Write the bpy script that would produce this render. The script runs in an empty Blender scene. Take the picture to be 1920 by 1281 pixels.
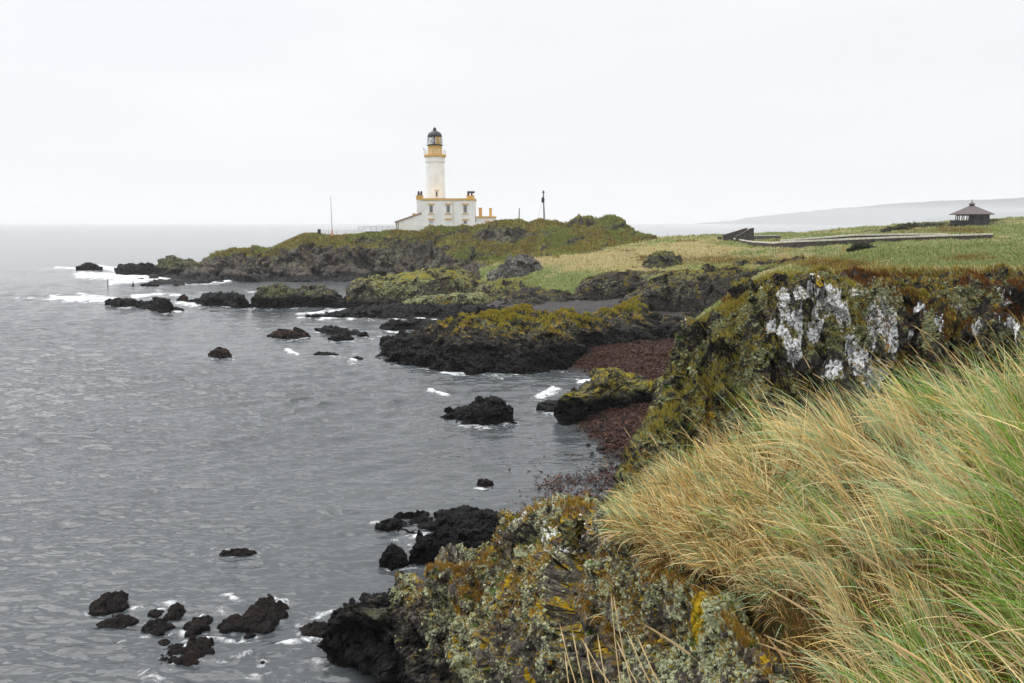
import bpy, math, random, time
import numpy as np
T0 = time.time()
rng = np.random.default_rng(7)
random.seed(7)
sc = bpy.context.scene
COL = sc.collection

# ------------------------------------------------------------------ camera geometry
F = 1600.0                      # focal length in pixels of the 1920 px wide photograph
H0 = 12.0                       # eye height above the sea
PITCH = math.atan((640.5 - 418.0) / F)
CP, SP = math.cos(PITCH), math.sin(PITCH)

def ray(px, py):
    c = (np.asarray(px, float) - 960.0) / F
    s = (640.5 - np.asarray(py, float)) / F
    return c, CP + s * SP, -SP + s * CP

def W(px, py, D):
    """world point seen at a photo pixel, at distance D along +Y"""
    x, y, z = ray(px, py)
    k = D / y
    return np.stack([x * k, np.broadcast_to(D, np.shape(k)) * 1.0, H0 + z * k], -1)

def WZ(px, py, z0=0.0):
    x, y, z = ray(px, py)
    k = (z0 - H0) / np.minimum(z, -1e-4)
    return np.stack([x * k, y * k, np.full(np.shape(k), z0)], -1)

def pix(P):
    """photo pixel of world points"""
    x, y, z = P[..., 0], P[..., 1], P[..., 2] - H0
    d = y * CP - z * SP
    u = y * SP + z * CP
    return 960 + F * x / d, 640.5 - F * u / d

# ------------------------------------------------------------------ noise
def _h(ix, iy, iz, seed):
    h = (ix.astype(np.uint32) * np.uint32(374761393) + iy.astype(np.uint32) * np.uint32(668265263)
         + iz.astype(np.uint32) * np.uint32(2147483647) + np.uint32((seed * 1274126177) & 0xffffffff))
    h = (h ^ (h >> np.uint32(13))) * np.uint32(1274126177)
    h = (h ^ (h >> np.uint32(16))) * np.uint32(2246822519)
    return h ^ (h >> np.uint32(15))

def pnoise(p, seed=0):
    p = np.asarray(p, np.float32)
    i = np.floor(p).astype(np.int64); f = p - i
    u = f * f * f * (f * (f * 6 - 15) + 10)
    out = 0
    for a in (0, 1):
        for b in (0, 1):
            for c in (0, 1):
                h = _h(i[..., 0] + a, i[..., 1] + b, i[..., 2] + c, seed)
                gx = ((h & 1023).astype(np.float32) / 511.5 - 1); gy = (((h >> np.uint32(10)) & 1023).astype(np.float32) / 511.5 - 1)
                gz = (((h >> np.uint32(20)) & 1023).astype(np.float32) / 511.5 - 1)
                w = (u[..., 0] if a else 1 - u[..., 0]) * (u[..., 1] if b else 1 - u[..., 1]) * (u[..., 2] if c else 1 - u[..., 2])
                out = out + w * (gx * (f[..., 0] - a) + gy * (f[..., 1] - b) + gz * (f[..., 2] - c))
    return out * 1.3

def fbm(p, octv=4, seed=0, gain=0.5):
    p = np.asarray(p, np.float32); s = 0; a = 1.0; k = 1.0
    for o in range(octv):
        s = s + a * pnoise(p * k + o * 17.3, seed + o); a *= gain; k *= 2.03
    return s

def facet(p, scale, seed=0, an=(1, 1, 1)):
    """broken rock: every Voronoi block gets a tilted face of its own; returns (height, crack distance)"""
    q = (np.asarray(p, np.float32) / scale) * np.asarray(an, np.float32)
    i = np.floor(q).astype(np.int64)
    b1 = np.full(q.shape[:-1], 9e9, np.float32); b2 = b1.copy()
    val = np.zeros_like(b1)
    for a in (-1, 0, 1):
        for b in (-1, 0, 1):
            for c in (-1, 0, 1):
                h = _h(i[..., 0] + a, i[..., 1] + b, i[..., 2] + c, seed)
                h2 = _h(i[..., 0] + a, i[..., 1] + b, i[..., 2] + c, seed + 91)
                dx = q[..., 0] - (i[..., 0] + a + (h & 1023) / np.float32(1023))
                dy = q[..., 1] - (i[..., 1] + b + ((h >> np.uint32(10)) & 1023) / np.float32(1023))
                dz = q[..., 2] - (i[..., 2] + c + ((h >> np.uint32(20)) & 1023) / np.float32(1023))
                d = dx * dx + dy * dy + dz * dz
                v = (dx * ((h2 & 1023) / np.float32(511.5) - 1) + dy * (((h2 >> np.uint32(10)) & 1023) / np.float32(511.5) - 1)
                     + dz * (((h2 >> np.uint32(20)) & 1023) / np.float32(511.5) - 1)) * 0.8 + ((h2 >> np.uint32(5)) & 255) / np.float32(255) * 0.5 - 0.25
                m = d < b1
                b2 = np.where(m, b1, np.minimum(b2, d)); val = np.where(m, v, val); b1 = np.where(m, d, b1)
    return val * scale, np.sqrt(b2) - np.sqrt(b1)

def sstep(x, a, b):
    t = np.clip((x - a) / (b - a), 0, 1); return t * t * (3 - 2 * t)

# ------------------------------------------------------------------ scene helpers
def tag(o, label=None, cat=None, group=None, kind=None):
    if label: o['label'] = label
    if cat: o['category'] = cat
    if group: o['group'] = group
    if kind: o['kind'] = kind
    return o

def empty(name, loc, rz=0, parent=None):
    o = bpy.data.objects.new(name, None); COL.objects.link(o)
    o.location = [float(v) for v in loc]; o.rotation_euler = (0, 0, rz); o.empty_display_size = 0.3
    if parent: o.parent = parent
    return o

def np_mesh(name, V, faces, mat=None, smooth=True, cols=None, attrs=None, parent=None):
    """fast mesh from arrays; faces (n,4) or (n,3)"""
    me = bpy.data.meshes.new(name)
    V = np.ascontiguousarray(V.reshape(-1, 3), np.float32); faces = np.ascontiguousarray(faces, np.int32)
    n, k = faces.shape
    me.vertices.add(len(V)); me.vertices.foreach_set('co', V.ravel())
    me.loops.add(n * k); me.loops.foreach_set('vertex_index', faces.ravel())
    me.polygons.add(n)
    me.polygons.foreach_set('loop_start', np.arange(0, n * k, k, dtype=np.int32))
    me.polygons.foreach_set('loop_total', np.full(n, k, np.int32))
    me.polygons.foreach_set('use_smooth', np.full(n, smooth, bool))
    me.update(calc_edges=True)
    if cols is not None:
        a = me.color_attributes.new('tint', 'FLOAT_COLOR', 'POINT')
        c = np.ones((len(V), 4), np.float32); c[:, :3] = cols.reshape(-1, 3); a.data.foreach_set('color', c.ravel())
    for nm, arr in (attrs or {}).items():
        a = me.attributes.new(nm, 'FLOAT', 'POINT'); a.data.foreach_set('value', np.ascontiguousarray(arr, np.float32).ravel())
    if mat: me.materials.append(mat)
    o = bpy.data.objects.new(name, me); COL.objects.link(o)
    if parent:
        o.parent = parent
        l = parent.location
        for q in [parent.parent] if parent.parent else []: l = l + q.location
        me.transform(__import__('mathutils').Matrix.Translation(-l)) if parent.type == 'EMPTY' and parent.rotation_euler.z == 0 else None
    return o

class MB:
    """collects simple solids, links them as ONE mesh object"""
    def __init__(s): s.v = []; s.f = []
    def poly(s, pts, faces):
        b = len(s.v); s.v += [tuple(float(c) for c in p) for p in pts]; s.f += [tuple(b + i for i in f) for f in faces]; return s
    def box(s, x0, x1, y0, y1, z0, z1):
        return s.poly([(x0, y0, z0), (x1, y0, z0), (x1, y1, z0), (x0, y1, z0), (x0, y0, z1), (x1, y0, z1), (x1, y1, z1), (x0, y1, z1)],
                      [(3, 2, 1, 0), (4, 5, 6, 7), (0, 1, 5, 4), (1, 2, 6, 5), (2, 3, 7, 6), (3, 0, 4, 7)])
    def prism(s, pts, y0, y1):           # pts = (x, z) outline, extruded along Y
        n = len(pts)
        return s.poly([(x, y0, z) for x, z in pts] + [(x, y1, z) for x, z in pts],
                      [tuple(range(n)), tuple(range(2 * n - 1, n - 1, -1))] + [((i + 1) % n, i, n + i, n + (i + 1) % n) for i in range(n)])
    def lathe(s, cx, cy, prof, n=32, a0=0.0, a1=2 * math.pi):
        full = abs(a1 - a0 - 2 * math.pi) < 1e-6; m = n if full else n + 1
        pts = []
        for r, z in prof:
            for i in range(m):
                a = a0 + (a1 - a0) * i / n; pts.append((cx + r * math.cos(a), cy + r * math.sin(a), z))
        fs = []
        for j in range(len(prof) - 1):
            for i in range(n):
                k = (i + 1) % m if full else i + 1
                fs.append((j * m + i, j * m + k, (j + 1) * m + k, (j + 1) * m + i))
        if full:
            fs.append(tuple(range(m - 1, -1, -1))); fs.append(tuple((len(prof) - 1) * m + i for i in range(m)))
        return s.poly(pts, fs)
    def tube(s, p, q, r0, r1=None, n=6):
        r1 = r0 if r1 is None else r1
        p = np.array(p, float); q = np.array(q, float); d = q - p; d /= np.linalg.norm(d)
        a = np.cross(d, (0, 0, 1) if abs(d[2]) < .9 else (1, 0, 0)); a /= np.linalg.norm(a); b = np.cross(d, a)
        pts = []
        for c, r in ((p, r0), (q, r1)):
            for i in range(n):
                t = 2 * math.pi * i / n; pts.append(c + r * (math.cos(t) * a + math.sin(t) * b))
        return s.poly(pts, [(i, (i + 1) % n, n + (i + 1) % n, n + i) for i in range(n)] + [tuple(range(n - 1, -1, -1)), tuple(range(n, 2 * n))])
    def build(s, name, mat, parent=None, origin=None, smooth=False):
        o_ = np.array(origin if origin is not None else (0, 0, 0), float)
        me = bpy.data.meshes.new(name)
        me.from_pydata([tuple(np.array(v) - o_) for v in s.v], [], s.f); me.update()
        import bmesh
        bm = bmesh.new(); bm.from_mesh(me); bmesh.ops.recalc_face_normals(bm, faces=bm.faces); bm.to_mesh(me); bm.free()
        if smooth:
            for p in me.polygons: p.use_smooth = len(p.vertices) <= 4
        me.materials.append(mat)
        o = bpy.data.objects.new(name, me); COL.objects.link(o)
        if parent: o.parent = parent
        else: o.location = o_
        return o

class Thing:
    """an Empty at the base of a thing, whose parts are given in world coordinates"""
    def __init__(s, name, loc, label, cat, group=None):
        s.o = empty(name, loc); s.loc = np.array(loc, float); tag(s.o, label, cat, group)
    def part(s, name, mb, mat, parent=None, smooth=False, label=None):
        o = mb.build(name, mat, parent or s.o, s.loc, smooth)
        if label: o['label'] = label
        return o

# ------------------------------------------------------------------ node helper
class NB:
    def __init__(s, nt): s.nt = nt; s.N = nt.nodes; s.L = nt.links
    def node(s, t, **kw):
        n = s.N.new(t)
        for k, v in kw.items(): setattr(n, k, v)
        return n
    def put(s, sock, v):
        if isinstance(v, bpy.types.NodeSocket): s.L.new(v, sock)
        elif v is not None:
            if isinstance(v, (tuple, list)) and len(v) == 3 and sock.type == 'RGBA': v = (*v, 1)
            sock.default_value = v
    def m(s, op, a, b=None, c=None, clamp=False):
        n = s.node('ShaderNodeMath', operation=op); n.use_clamp = clamp
        s.put(n.inputs[0], a); s.put(n.inputs[1], b); s.put(n.inputs[2], c); return n.outputs[0]
    def add(s, a, b): return s.m('ADD', a, b)
    def mul(s, a, b): return s.m('MULTIPLY', a, b)
    def sub(s, a, b): return s.m('SUBTRACT', a, b)
    def smooth(s, x, a, b, lo=0.0, hi=1.0):
        n = s.node('ShaderNodeMapRange', interpolation_type='SMOOTHSTEP')
        for i, v in enumerate((x, a, b, lo, hi)): s.put(n.inputs[i], v)
        return n.outputs[0]
    def mix(s, f, a, b, blend='MIX'):
        n = s.node('ShaderNodeMix', data_type='RGBA', blend_type=blend); s.put(n.inputs['Factor'], f)
        s.put([i for i in n.inputs if i.name == 'A' and i.type == 'RGBA'][0], a); s.put([i for i in n.inputs if i.name == 'B' and i.type == 'RGBA'][0], b)
        return [o for o in n.outputs if o.type == 'RGBA'][0]
    def mixf(s, f, a, b):
        n = s.node('ShaderNodeMix', data_type='FLOAT'); s.put(n.inputs['Factor'], f); s.put(n.inputs['A'], a); s.put(n.inputs['B'], b); return n.outputs[0]
    def pos(s): return s.node('ShaderNodeNewGeometry').outputs['Position']
    def nrmz(s):
        g = s.node('ShaderNodeNewGeometry'); x = s.node('ShaderNodeSeparateXYZ'); s.L.new(g.outputs['Normal'], x.inputs[0]); return x.outputs[2]
    def xyz(s, v):
        x = s.node('ShaderNodeSeparateXYZ'); s.L.new(v, x.inputs[0]); return x.outputs
    def scale(s, v, sx, sy, sz):
        n = s.node('ShaderNodeMapping'); s.L.new(v, n.inputs[0]); n.inputs['Scale'].default_value = (sx, sy, sz); return n.outputs[0]
    def noise(s, v, sc_, det=4, rough=0.55, dist=0.0):
        n = s.node('ShaderNodeTexNoise'); s.L.new(v, n.inputs['Vector']); n.inputs['Scale'].default_value = sc_
        n.inputs['Detail'].default_value = det; n.inputs['Roughness'].default_value = rough; n.inputs['Distortion'].default_value = dist
        return n.outputs[0]
    def voro(s, v, sc_, feature='F1', out=0, rnd=1.0):
        n = s.node('ShaderNodeTexVoronoi', feature=feature); s.L.new(v, n.inputs['Vector']); n.inputs['Scale'].default_value = sc_
        n.inputs['Randomness'].default_value = rnd
        return n.outputs[out]
    def ramp(s, f, stops):
        n = s.node('ShaderNodeValToRGB'); s.L.new(f, n.inputs[0]); e = n.color_ramp.elements
        while len(e) < len(stops): e.new(0.5)
        for k, (p, c) in zip(e, stops): k.position = p; k.color = (*c, 1)
        return n.outputs[0]
    def bump(s, h, strength, dist, nrm=None):
        n = s.node('ShaderNodeBump'); s.put(n.inputs['Height'], h); n.inputs['Strength'].default_value = strength; n.inputs['Distance'].default_value = dist
        if nrm is not None: s.L.new(nrm, n.inputs['Normal'])
        return n.outputs[0]
    def attr(s, name):
        n = s.node('ShaderNodeAttribute'); n.attribute_name = name; return n

def new_mat(name):
    m = bpy.data.materials.new(name); m.use_nodes = True
    nb = NB(m.node_tree); b = nb.N['Principled BSDF']; return m, nb, b

def simple(name, col, rough=0.7, spec=0.3, var=0.12, sc_=3.0, metal=0.0, bump=0.0):
    m, nb, b = new_mat(name); p = nb.pos()
    n = nb.noise(p, sc_, 5)
    lo = tuple(c * (1 - var) for c in col); hi = tuple(min(1, c * (1 + var)) for c in col)
    nb.L.new(nb.ramp(n, [(0.3, lo), (0.7, hi)]), b.inputs['Base Color'])
    b.inputs['Roughness'].default_value = rough; b.inputs['Specular IOR Level'].default_value = spec; b.inputs['Metallic'].default_value = metal
    if bump: nb.L.new(nb.bump(n, 0.5, bump), b.inputs['Normal'])
    return m

def rock_mat(name, ts=1.0, dark=(.018, .017, .016), light=(.085, .078, .07), wet=(1.0, 2.2), lichen=0.5, lich_col=(.24, .245, .13), lich_z=(1.5, 3.0),
             yellow=0.3, yel_col=(.30, .20, .015), grass=None, gcols=((.05, .035, .008), (.13, .09, .012), (.10, .11, .02), (.17, .14, .04)),
             green=0.0, white=0.0, strata=0.0, orange=0.0, bump=0.06, rust=0.0, white_z=(0, 1), brown_top=None, bare=False, discs=0.0):
    """layered coast rock; ts = size of the texture features in metres"""
    m, nb, b = new_mat(name); p = nb.pos(); z = nb.xyz(p)[2]; nz = nb.nrmz(); k = 1.0 / ts
    nA = nb.noise(p, 0.9 * k, 6, .6); nB = nb.noise(nb.scale(p, 1, 1, 1.0), 3.2 * k, 6, .62); nC = nb.noise(p, 9 * k, 5, .65)
    big = nb.noise(p, 0.28 * k, 3)
    cr = nb.voro(nb.scale(p, 1, 1, 1.3), 1.1 * k, 'DISTANCE_TO_EDGE'); cr2 = nb.voro(p, 3.7 * k, 'DISTANCE_TO_EDGE')
    col = nb.ramp(nb.add(nb.mul(nB, .6), nb.mul(nC, .4)), [(.36, dark), (.62, light)])
    if rust: col = nb.mix(nb.mul(nb.smooth(nA, .5, .62), rust), col, (.10, .05, .035))
    hi = nb.smooth(nb.add(z, nb.mul(nb.sub(nA, .5), (lich_z[1] - lich_z[0]) * 2.5)), lich_z[0], lich_z[1])
    if lichen:
        lm = nb.mul(nb.smooth(nb.add(nb.add(nb.mul(nB, .55), nb.mul(nC, .45)), nb.mul(nb.sub(big, .5), .5)), .60 - .2 * lichen, .68 - .2 * lichen), hi)
        lc = nb.mix(nb.smooth(nC, .35, .65), tuple(c * .62 for c in lich_col), tuple(min(1, c * 1.3) for c in lich_col))
        col = nb.mix(lm, col, lc)
    if white:
        wv = nb.scale(p, 1.2, 1.2, .36)
        wn = nb.noise(wv, 1.5 * k, 7, .62); wb = nb.noise(nb.scale(p, .8, .8, .25), .42 * k, 2)
        wm = nb.mul(nb.smooth(nb.add(wn, nb.mul(nb.attr('guano').outputs['Fac'], .255) if white > .5 else nb.mul(nb.sub(wb, .5), 1.3)), .66 - .2 * white + (.13 if white > .5 else 0), .70 - .2 * white + (.13 if white > .5 else 0)), nb.smooth(z, white_z[0], white_z[1]))
        wm = nb.mul(wm, nb.smooth(nC, .36, .5))
        col = nb.mix(wm, col, nb.ramp(nC, [(.3, (.42, .43, .43)), (.6, (.78, .79, .80))]))
    if yellow:
        yn = nb.noise(p, 1.3 * k, 6, .62)
        ym = nb.mul(nb.mul(nb.smooth(nb.add(yn, nb.mul(nb.sub(nz, .3), .14)), .66 - .2 * yellow, .70 - .2 * yellow), hi), nb.smooth(nC, .36, .50))
        col = nb.mix(ym, col, nb.mix(nb.smooth(nB, .4, .6), yel_col, tuple(c * .6 for c in yel_col)))
    if orange:
        on = nb.noise(p, 2.1 * k, 5, .6)
        col = nb.mix(nb.mul(nb.smooth(on, .70 - .2 * orange, .72 - .2 * orange), hi), col, (.38, .17, .012))
    if green:
        gn = nb.noise(p, .8 * k, 6, .6)
        col = nb.mix(nb.mul(nb.smooth(gn, .66 - .2 * green, .72 - .2 * green), hi), col, (.035, .085, .008))
    if discs:
        vd = nb.voro(p, .42 / ts * 1.9, 'F1', 0, 1.0); vc = nb.voro(p, .42 / ts * 1.9, 'F1', 1, 1.0)
        rr_ = nb.mul(nb.xyz(vc)[0], .42); dd = nb.add(vd, nb.mul(nb.sub(nC, .5), .12)); dm = nb.mul(nb.smooth(nb.sub(dd, rr_), -.01, .015, 1, 0), nb.m('LESS_THAN', nb.xyz(vc)[1], discs))
        col = nb.mix(dm, col, nb.mix(nb.smooth(nC, .4, .6), (.34, .235, .012), (.26, .16, .010)))
    rough = 0.85
    if grass:
        gm = nb.smooth(nb.add(nz, nb.add(nb.mul(nb.sub(nA, .5), .7), nb.mul(nb.sub(nB, .5), .5))), grass[0], grass[1])
        gm = nb.mul(gm, nb.smooth(nb.add(z, nb.mul(nb.sub(nA, .5), 2.0)), grass[2], grass[3]))
        if bare: gm = nb.mul(gm, nb.smooth(nb.add(nb.attr('bare').outputs['Fac'], nb.mul(nb.sub(nB, .5), 1.6)), .35, .65, 1, 0))
        gcol = nb.ramp(nb.add(nb.add(nb.mul(nA, .5), nb.mul(big, .35)), nb.mul(nC, .2)), [(.36, gcols[0]), (.46, gcols[1]), (.56, gcols[2]), (.68, gcols[3])])
        gcol = nb.mix(nb.smooth(nC, .4, .7, 0, .45), gcol, tuple(c * .4 for c in gcols[1]))
        if brown_top:
            gcol = nb.mix(nb.smooth(nb.add(nB, nb.mul(nb.sub(big, .5), .8)), brown_top, brown_top + .12), gcol, (.075, .028, .008))
        col = nb.mix(gm, col, gcol)
    wz = nb.add(z, nb.mul(nb.sub(nb.noise(p, .7 * k, 5, .6), .5), (wet[1] - wet[0]) * 2.0))
    wm = nb.smooth(wz, wet[0], wet[1], 1, 0)
    col = nb.mix(wm, col, nb.ramp(nB, [(.35, (.0025, .0025, .003)), (.65, (.010, .0095, .010))]))
    nb.L.new(col, b.inputs['Base Color'])
    nb.L.new(nb.mixf(wm, .9, .5), b.inputs['Roughness']); nb.L.new(nb.mixf(wm, .08, .06), b.inputs['Specular IOR Level'])
    h = nb.add(nb.add(nb.mul(nB, 1.0), nb.mul(nC, .5)), nb.mul(nb.smooth(cr, 0, .08), .35))
    h = nb.add(h, nb.mul(nb.smooth(cr2, 0, .12), .12))
    nb.L.new(nb.bump(h, 0.9, bump * ts * 2.2), b.inputs['Normal'])
    return m

# ------------------------------------------------------------------ lofted ground and rock
def grid_faces(nr, nc):
    i = np.arange(nr * nc).reshape(nr, nc)
    return np.stack([i[:-1, :-1], i[:-1, 1:], i[1:, 1:], i[1:, :-1]], -1).reshape(-1, 4)

def grid_normals(P):
    du = np.gradient(P, axis=1); dv = np.gradient(P, axis=0)
    n = np.cross(du, dv); l = np.linalg.norm(n, axis=-1, keepdims=True); return n / np.maximum(l, 1e-9)

def row(pts, n, xs=None):
    """pts: (px, py, depth) - depth 'w' = lies on the water, ('z', h) = at height h"""
    a = []
    for p in pts:
        if p[2] == 'w': a.append(WZ(p[0], p[1], 0.0))
        elif isinstance(p[2], tuple): a.append(WZ(p[0], p[1], p[2][1]))
        else: a.append(W(p[0], p[1], p[2]))
    a = np.array(a); px = np.array([p[0] for p in pts], float)
    t = (px - px[0]) / (px[-1] - px[0]); u = np.linspace(0, 1, n)
    return np.stack([np.interp(u, t, a[:, k]) for k in range(3)], -1)

def cr_rows(R, counts):
    """Catmull-Rom through guide rows; counts[i] samples between row i and i+1"""
    R = np.array(R); out = []
    n = len(R)
    for i in range(n - 1):
        p0, p1, p2, p3 = R[max(i - 1, 0)], R[i], R[i + 1], R[min(i + 2, n - 1)]
        for t in np.linspace(0, 1, counts[i], endpoint=False):
            q = 0.5 * (2 * p1 + (p2 - p0) * t * .7 + (2 * p0 - 5 * p1 + 4 * p2 - p3) * t * t * .0)
            m1, m2 = (p2 - p0) * .35, (p3 - p1) * .35
            out.append((2 * t**3 - 3 * t * t + 1) * p1 + (t**3 - 2 * t * t + t) * m1 + (-2 * t**3 + 3 * t * t) * p2 + (t**3 - t * t) * m2)
    out.append(R[-1]); return np.array(out)

def rough(P, s, amp, seed, an=(1, 1, 1.5), fine=1.0, soft=0.6, N=None, mask=None, strata=0.0, sdir=(.35, .2, 1.0)):
    """break a smooth grid up into blocks; s = block size, amp = relative depth"""
    N = grid_normals(P) if N is None else N
    q = P + .35 * s * np.stack([fbm(P / s * .7, 3, seed + 5), fbm(P / s * .7 + 9, 3, seed + 6), fbm(P / s * .7 + 19, 3, seed + 7)], -1)
    f1, c1 = facet(q, s, seed, an); f2, c2 = facet(q, s * .36, seed + 3, an)
    d = amp * (f1 * 1.1 + f2 * .8 + soft * s * fbm(P / s * .6, 3, seed + 9) * .7)
    d = d - amp * s * .09 * (1 - sstep(c1, 0, .12)) - amp * s * .03 * (1 - sstep(c2, 0, .15))
    d = d + fine * amp * s * .07 * fbm(P / s * 6, 3, seed + 13)
    if strata:
        t_ = (q @ np.array(sdir)) / s; sn = pnoise(np.stack([t_ * 2.2, (q[..., 0]) / s * .12, q[..., 1] / s * .12], -1), seed + 31); d = d + strata * amp * s * (np.abs(sn) * 1.6 - .3)
    if mask is not None: d = d * mask
    return P + N * d[..., None]

LOFTS = {}
def finish(name, P, mat, kind=None, label=None, cat=None, group=None, attrs=None, flip=False, smooth=None):
    f = grid_faces(*P.shape[:2])
    N = grid_normals(P)
    if flip: f = f[:, ::-1]; N = -N
    if smooth is None: smooth = not ('rock' in name or 'cliff' in name or 'ledge' in name or 'promontory' in name or 'boulder' in name or 'scree' in name)
    o = np_mesh(name, P, f, mat, smooth, attrs=attrs)
    tag(o, label, cat, group, kind)
    return o, P, N

BASES = []       # waterlines, for foam
def ridge(name, sky, base, thick, mat, s=1.0, amp=.3, seed=1, bulge=.25, res=.75, back=-.6, dp=None, kind=None, label=None, cat=None, group=None, an=(1, 1, 1.6), lean=.45, sink=0.0):
    """a rock standing in the sea: skyline and waterline as seen, thickness in metres"""
    x0, x1 = max(sky[0][0], base[0][0]) - 1, min(sky[-1][0], base[-1][0]) + 1
    x0, x1 = min(sky[0][0], base[0][0]), max(sky[-1][0], base[-1][0])
    n = max(14, int((x1 - x0) * res)); px = np.linspace(x0, x1, n)
    sy = np.interp(px, [p[0] for p in sky], [p[1] for p in sky]); by = np.interp(px, [p[0] for p in base], [p[1] for p in base])
    B = WZ(px, by, 0.0); u = np.linspace(0, 1, n); tap = np.clip(1 - np.abs(2 * u - 1) ** 2.2, .08, 1)
    th = thick * tap
    C = W(px, np.minimum(sy, by - .6), B[:, 1] + th * lean)
    C[:, 2] = np.maximum(C[:, 2], 0.04)
    K = C.copy(); K[:, 1] += th * .35; K[:, 2] *= .75
    E = B.copy(); E[:, 1] += th; E[:, 2] = back; E[:, 0] = K[:, 0]
    B2 = B.copy(); B2[:, 2] = back; B2[:, 1] -= .15 * np.minimum(1, thick * .1)
    Mid = (B + C) / 2; Mid[:, 2] += bulge * C[:, 2]; Mid[:, 1] -= bulge * th * .3
    hp = float(np.max(by - sy))
    k = max(5, int(hp * res * .7))
    P = cr_rows([B2, B, Mid, C, K, E], [2, k, k, max(4, k // 2), max(3, k // 3)])
    P = rough(P, s, amp, seed, an, soft=.25, strata=.5); P = rough(P, s * .33, amp * .9, seed + 40, an, soft=.1, fine=.6)
    P[..., 2] -= sink
    BASES.append((px, by))
    return finish(name, P, mat, kind, label, cat, group)

# ------------------------------------------------------------------ grass and other small growth
def blades(root, head, L, Wd, a0, a1, nseg, croot, ctip, twist=None):
    """curved ribbons. head = compass direction each blade bows to, a0/a1 = lean at root and tip"""
    n = len(root); h = np.stack([np.cos(head), np.sin(head), np.zeros(n)], -1); up = np.array([0, 0, 1.0])
    sd = np.stack([-np.sin(head), np.cos(head), np.zeros(n)], -1)
    tw = rng.uniform(0, np.pi, n) if twist is None else twist
    V = np.zeros((n, nseg + 1, 2, 3), np.float32); C = np.zeros((n, nseg + 1, 2, 3), np.float32); p = root.astype(float).copy()
    for k in range(nseg + 1):
        t = k / nseg; a = a0 + (a1 - a0) * t
        tan = np.cos(a)[:, None] * up + np.sin(a)[:, None] * h; nrm = -np.sin(a)[:, None] * up + np.cos(a)[:, None] * h
        side = np.cos(tw)[:, None] * sd + np.sin(tw)[:, None] * nrm
        w = (Wd * .5 * max(1 - t, .0) ** .55 * min(1, .6 + t * 2) + Wd * .04)[:, None]
        V[:, k, 0] = p - side * w; V[:, k, 1] = p + side * w
        c = croot + (ctip - croot) * min(1, .12 + t * 1.15); C[:, k, 0] = c; C[:, k, 1] = c
        p = p + tan * (L / nseg)[:, None]
    b = (np.arange(n) * (nseg + 1) * 2)[:, None]; k = np.arange(nseg)[None, :] * 2
    fa = np.stack([b + k, b + k + 1, b + k + 3, b + k + 2], -1).reshape(-1, 4)
    return V.reshape(-1, 3), fa, C.reshape(-1, 3)

def join(parts):
    off = 0; VV, FF, CC = [], [], []
    for v, f, c in parts: VV.append(v); FF.append(f + off); CC.append(c); off += len(v)
    return np.concatenate(VV), np.concatenate(FF), np.concatenate(CC)

def pick(P, N, wgt, n):
    """n random points on a grid surface, chance in proportion to wgt per vertex"""
    w = (wgt[:-1, :-1] + wgt[1:, 1:]).ravel(); w = np.maximum(w, 0); w /= w.sum()
    c = rng.choice(len(w), n, p=w); nc = P.shape[1] - 1; i, j = c // nc, c % nc
    a = rng.random(n)[:, None]; b = rng.random(n)[:, None]
    Q = P[i, j] * (1 - a) * (1 - b) + P[i + 1, j] * a * (1 - b) + P[i, j + 1] * (1 - a) * b + P[i + 1, j + 1] * a * b
    return Q, N[i, j]

def colmix(n, table, noise=None):
    """per-blade colours from a table of (weight, colour)"""
    w = np.array([t[0] for t in table], float); c = np.array([t[1] for t in table], float)
    i = rng.choice(len(w), n, p=w / w.sum()); k = c[i] * rng.uniform(.75, 1.25, (n, 1)); return k

def leaf_mat(name, trans=.25, rough=.55):
    m, nb, b = new_mat(name); c = nb.attr('tint').outputs['Color']
    nb.L.new(c, b.inputs['Base Color']); b.inputs['Roughness'].default_value = rough; b.inputs['Specular IOR Level'].default_value = .25
    t = nb.node('ShaderNodeBsdfTranslucent'); nb.L.new(c, t.inputs['Color'])
    mx = nb.node('ShaderNodeMixShader'); mx.inputs[0].default_value = trans
    nb.L.new(b.outputs[0], mx.inputs[1]); nb.L.new(t.outputs[0], mx.inputs[2])
    nb.L.new(mx.outputs[0], nb.N['Material Output'].inputs['Surface']); return m
M_LEAF = leaf_mat('grass blade', .32); M_SOFT = leaf_mat('moss and leaf', .15, .8)

# ================================================================== SKY, SUN, HAZE
world = bpy.data.worlds.new("World"); sc.world = world; world.use_nodes = True
nb = NB(world.node_tree); bg = nb.N['Background']
SUN_EL, SUN_AZ = math.radians(52), math.radians(-60)       # azimuth from +Y, negative = to the left
sky = nb.node('ShaderNodeTexSky', sky_type='NISHITA'); sky.sun_disc = False; sky.sun_elevation = SUN_EL; sky.sun_rotation = SUN_AZ
tc = nb.node('ShaderNodeTexCoord'); d = tc.outputs['Generated']; dz = nb.xyz(d)[2]; dx = nb.xyz(d)[0]
cl = nb.noise(nb.scale(d, 1.2, 1.2, 5), 1.6, 5, .5)
over = nb.ramp(nb.add(nb.mul(cl, .55), nb.mul(dz, 1.0)), [(.15, (7.4, 7.45, 7.6)), (.33, (6.95, 7.0, 7.22)), (.48, (7.3, 7.35, 7.5)), (.62, (7.85, 7.87, 7.9)), (1.0, (8.0, 8.0, 8.0))])
over = nb.mix(nb.smooth(dz, .36, .98), over, (19.5, 19.5, 19.7))
mixc = nb.mix(.93, sky.outputs[0], over)
nb.L.new(mixc, bg.inputs['Color']); bg.inputs['Strength'].default_value = 0.1
sun = bpy.data.lights.new('sun', 'SUN'); sun.energy = 1.5; sun.angle = math.radians(50); sun.color = (1, .985, .96)
so = bpy.data.objects.new('sun', sun); COL.objects.link(so)
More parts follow.
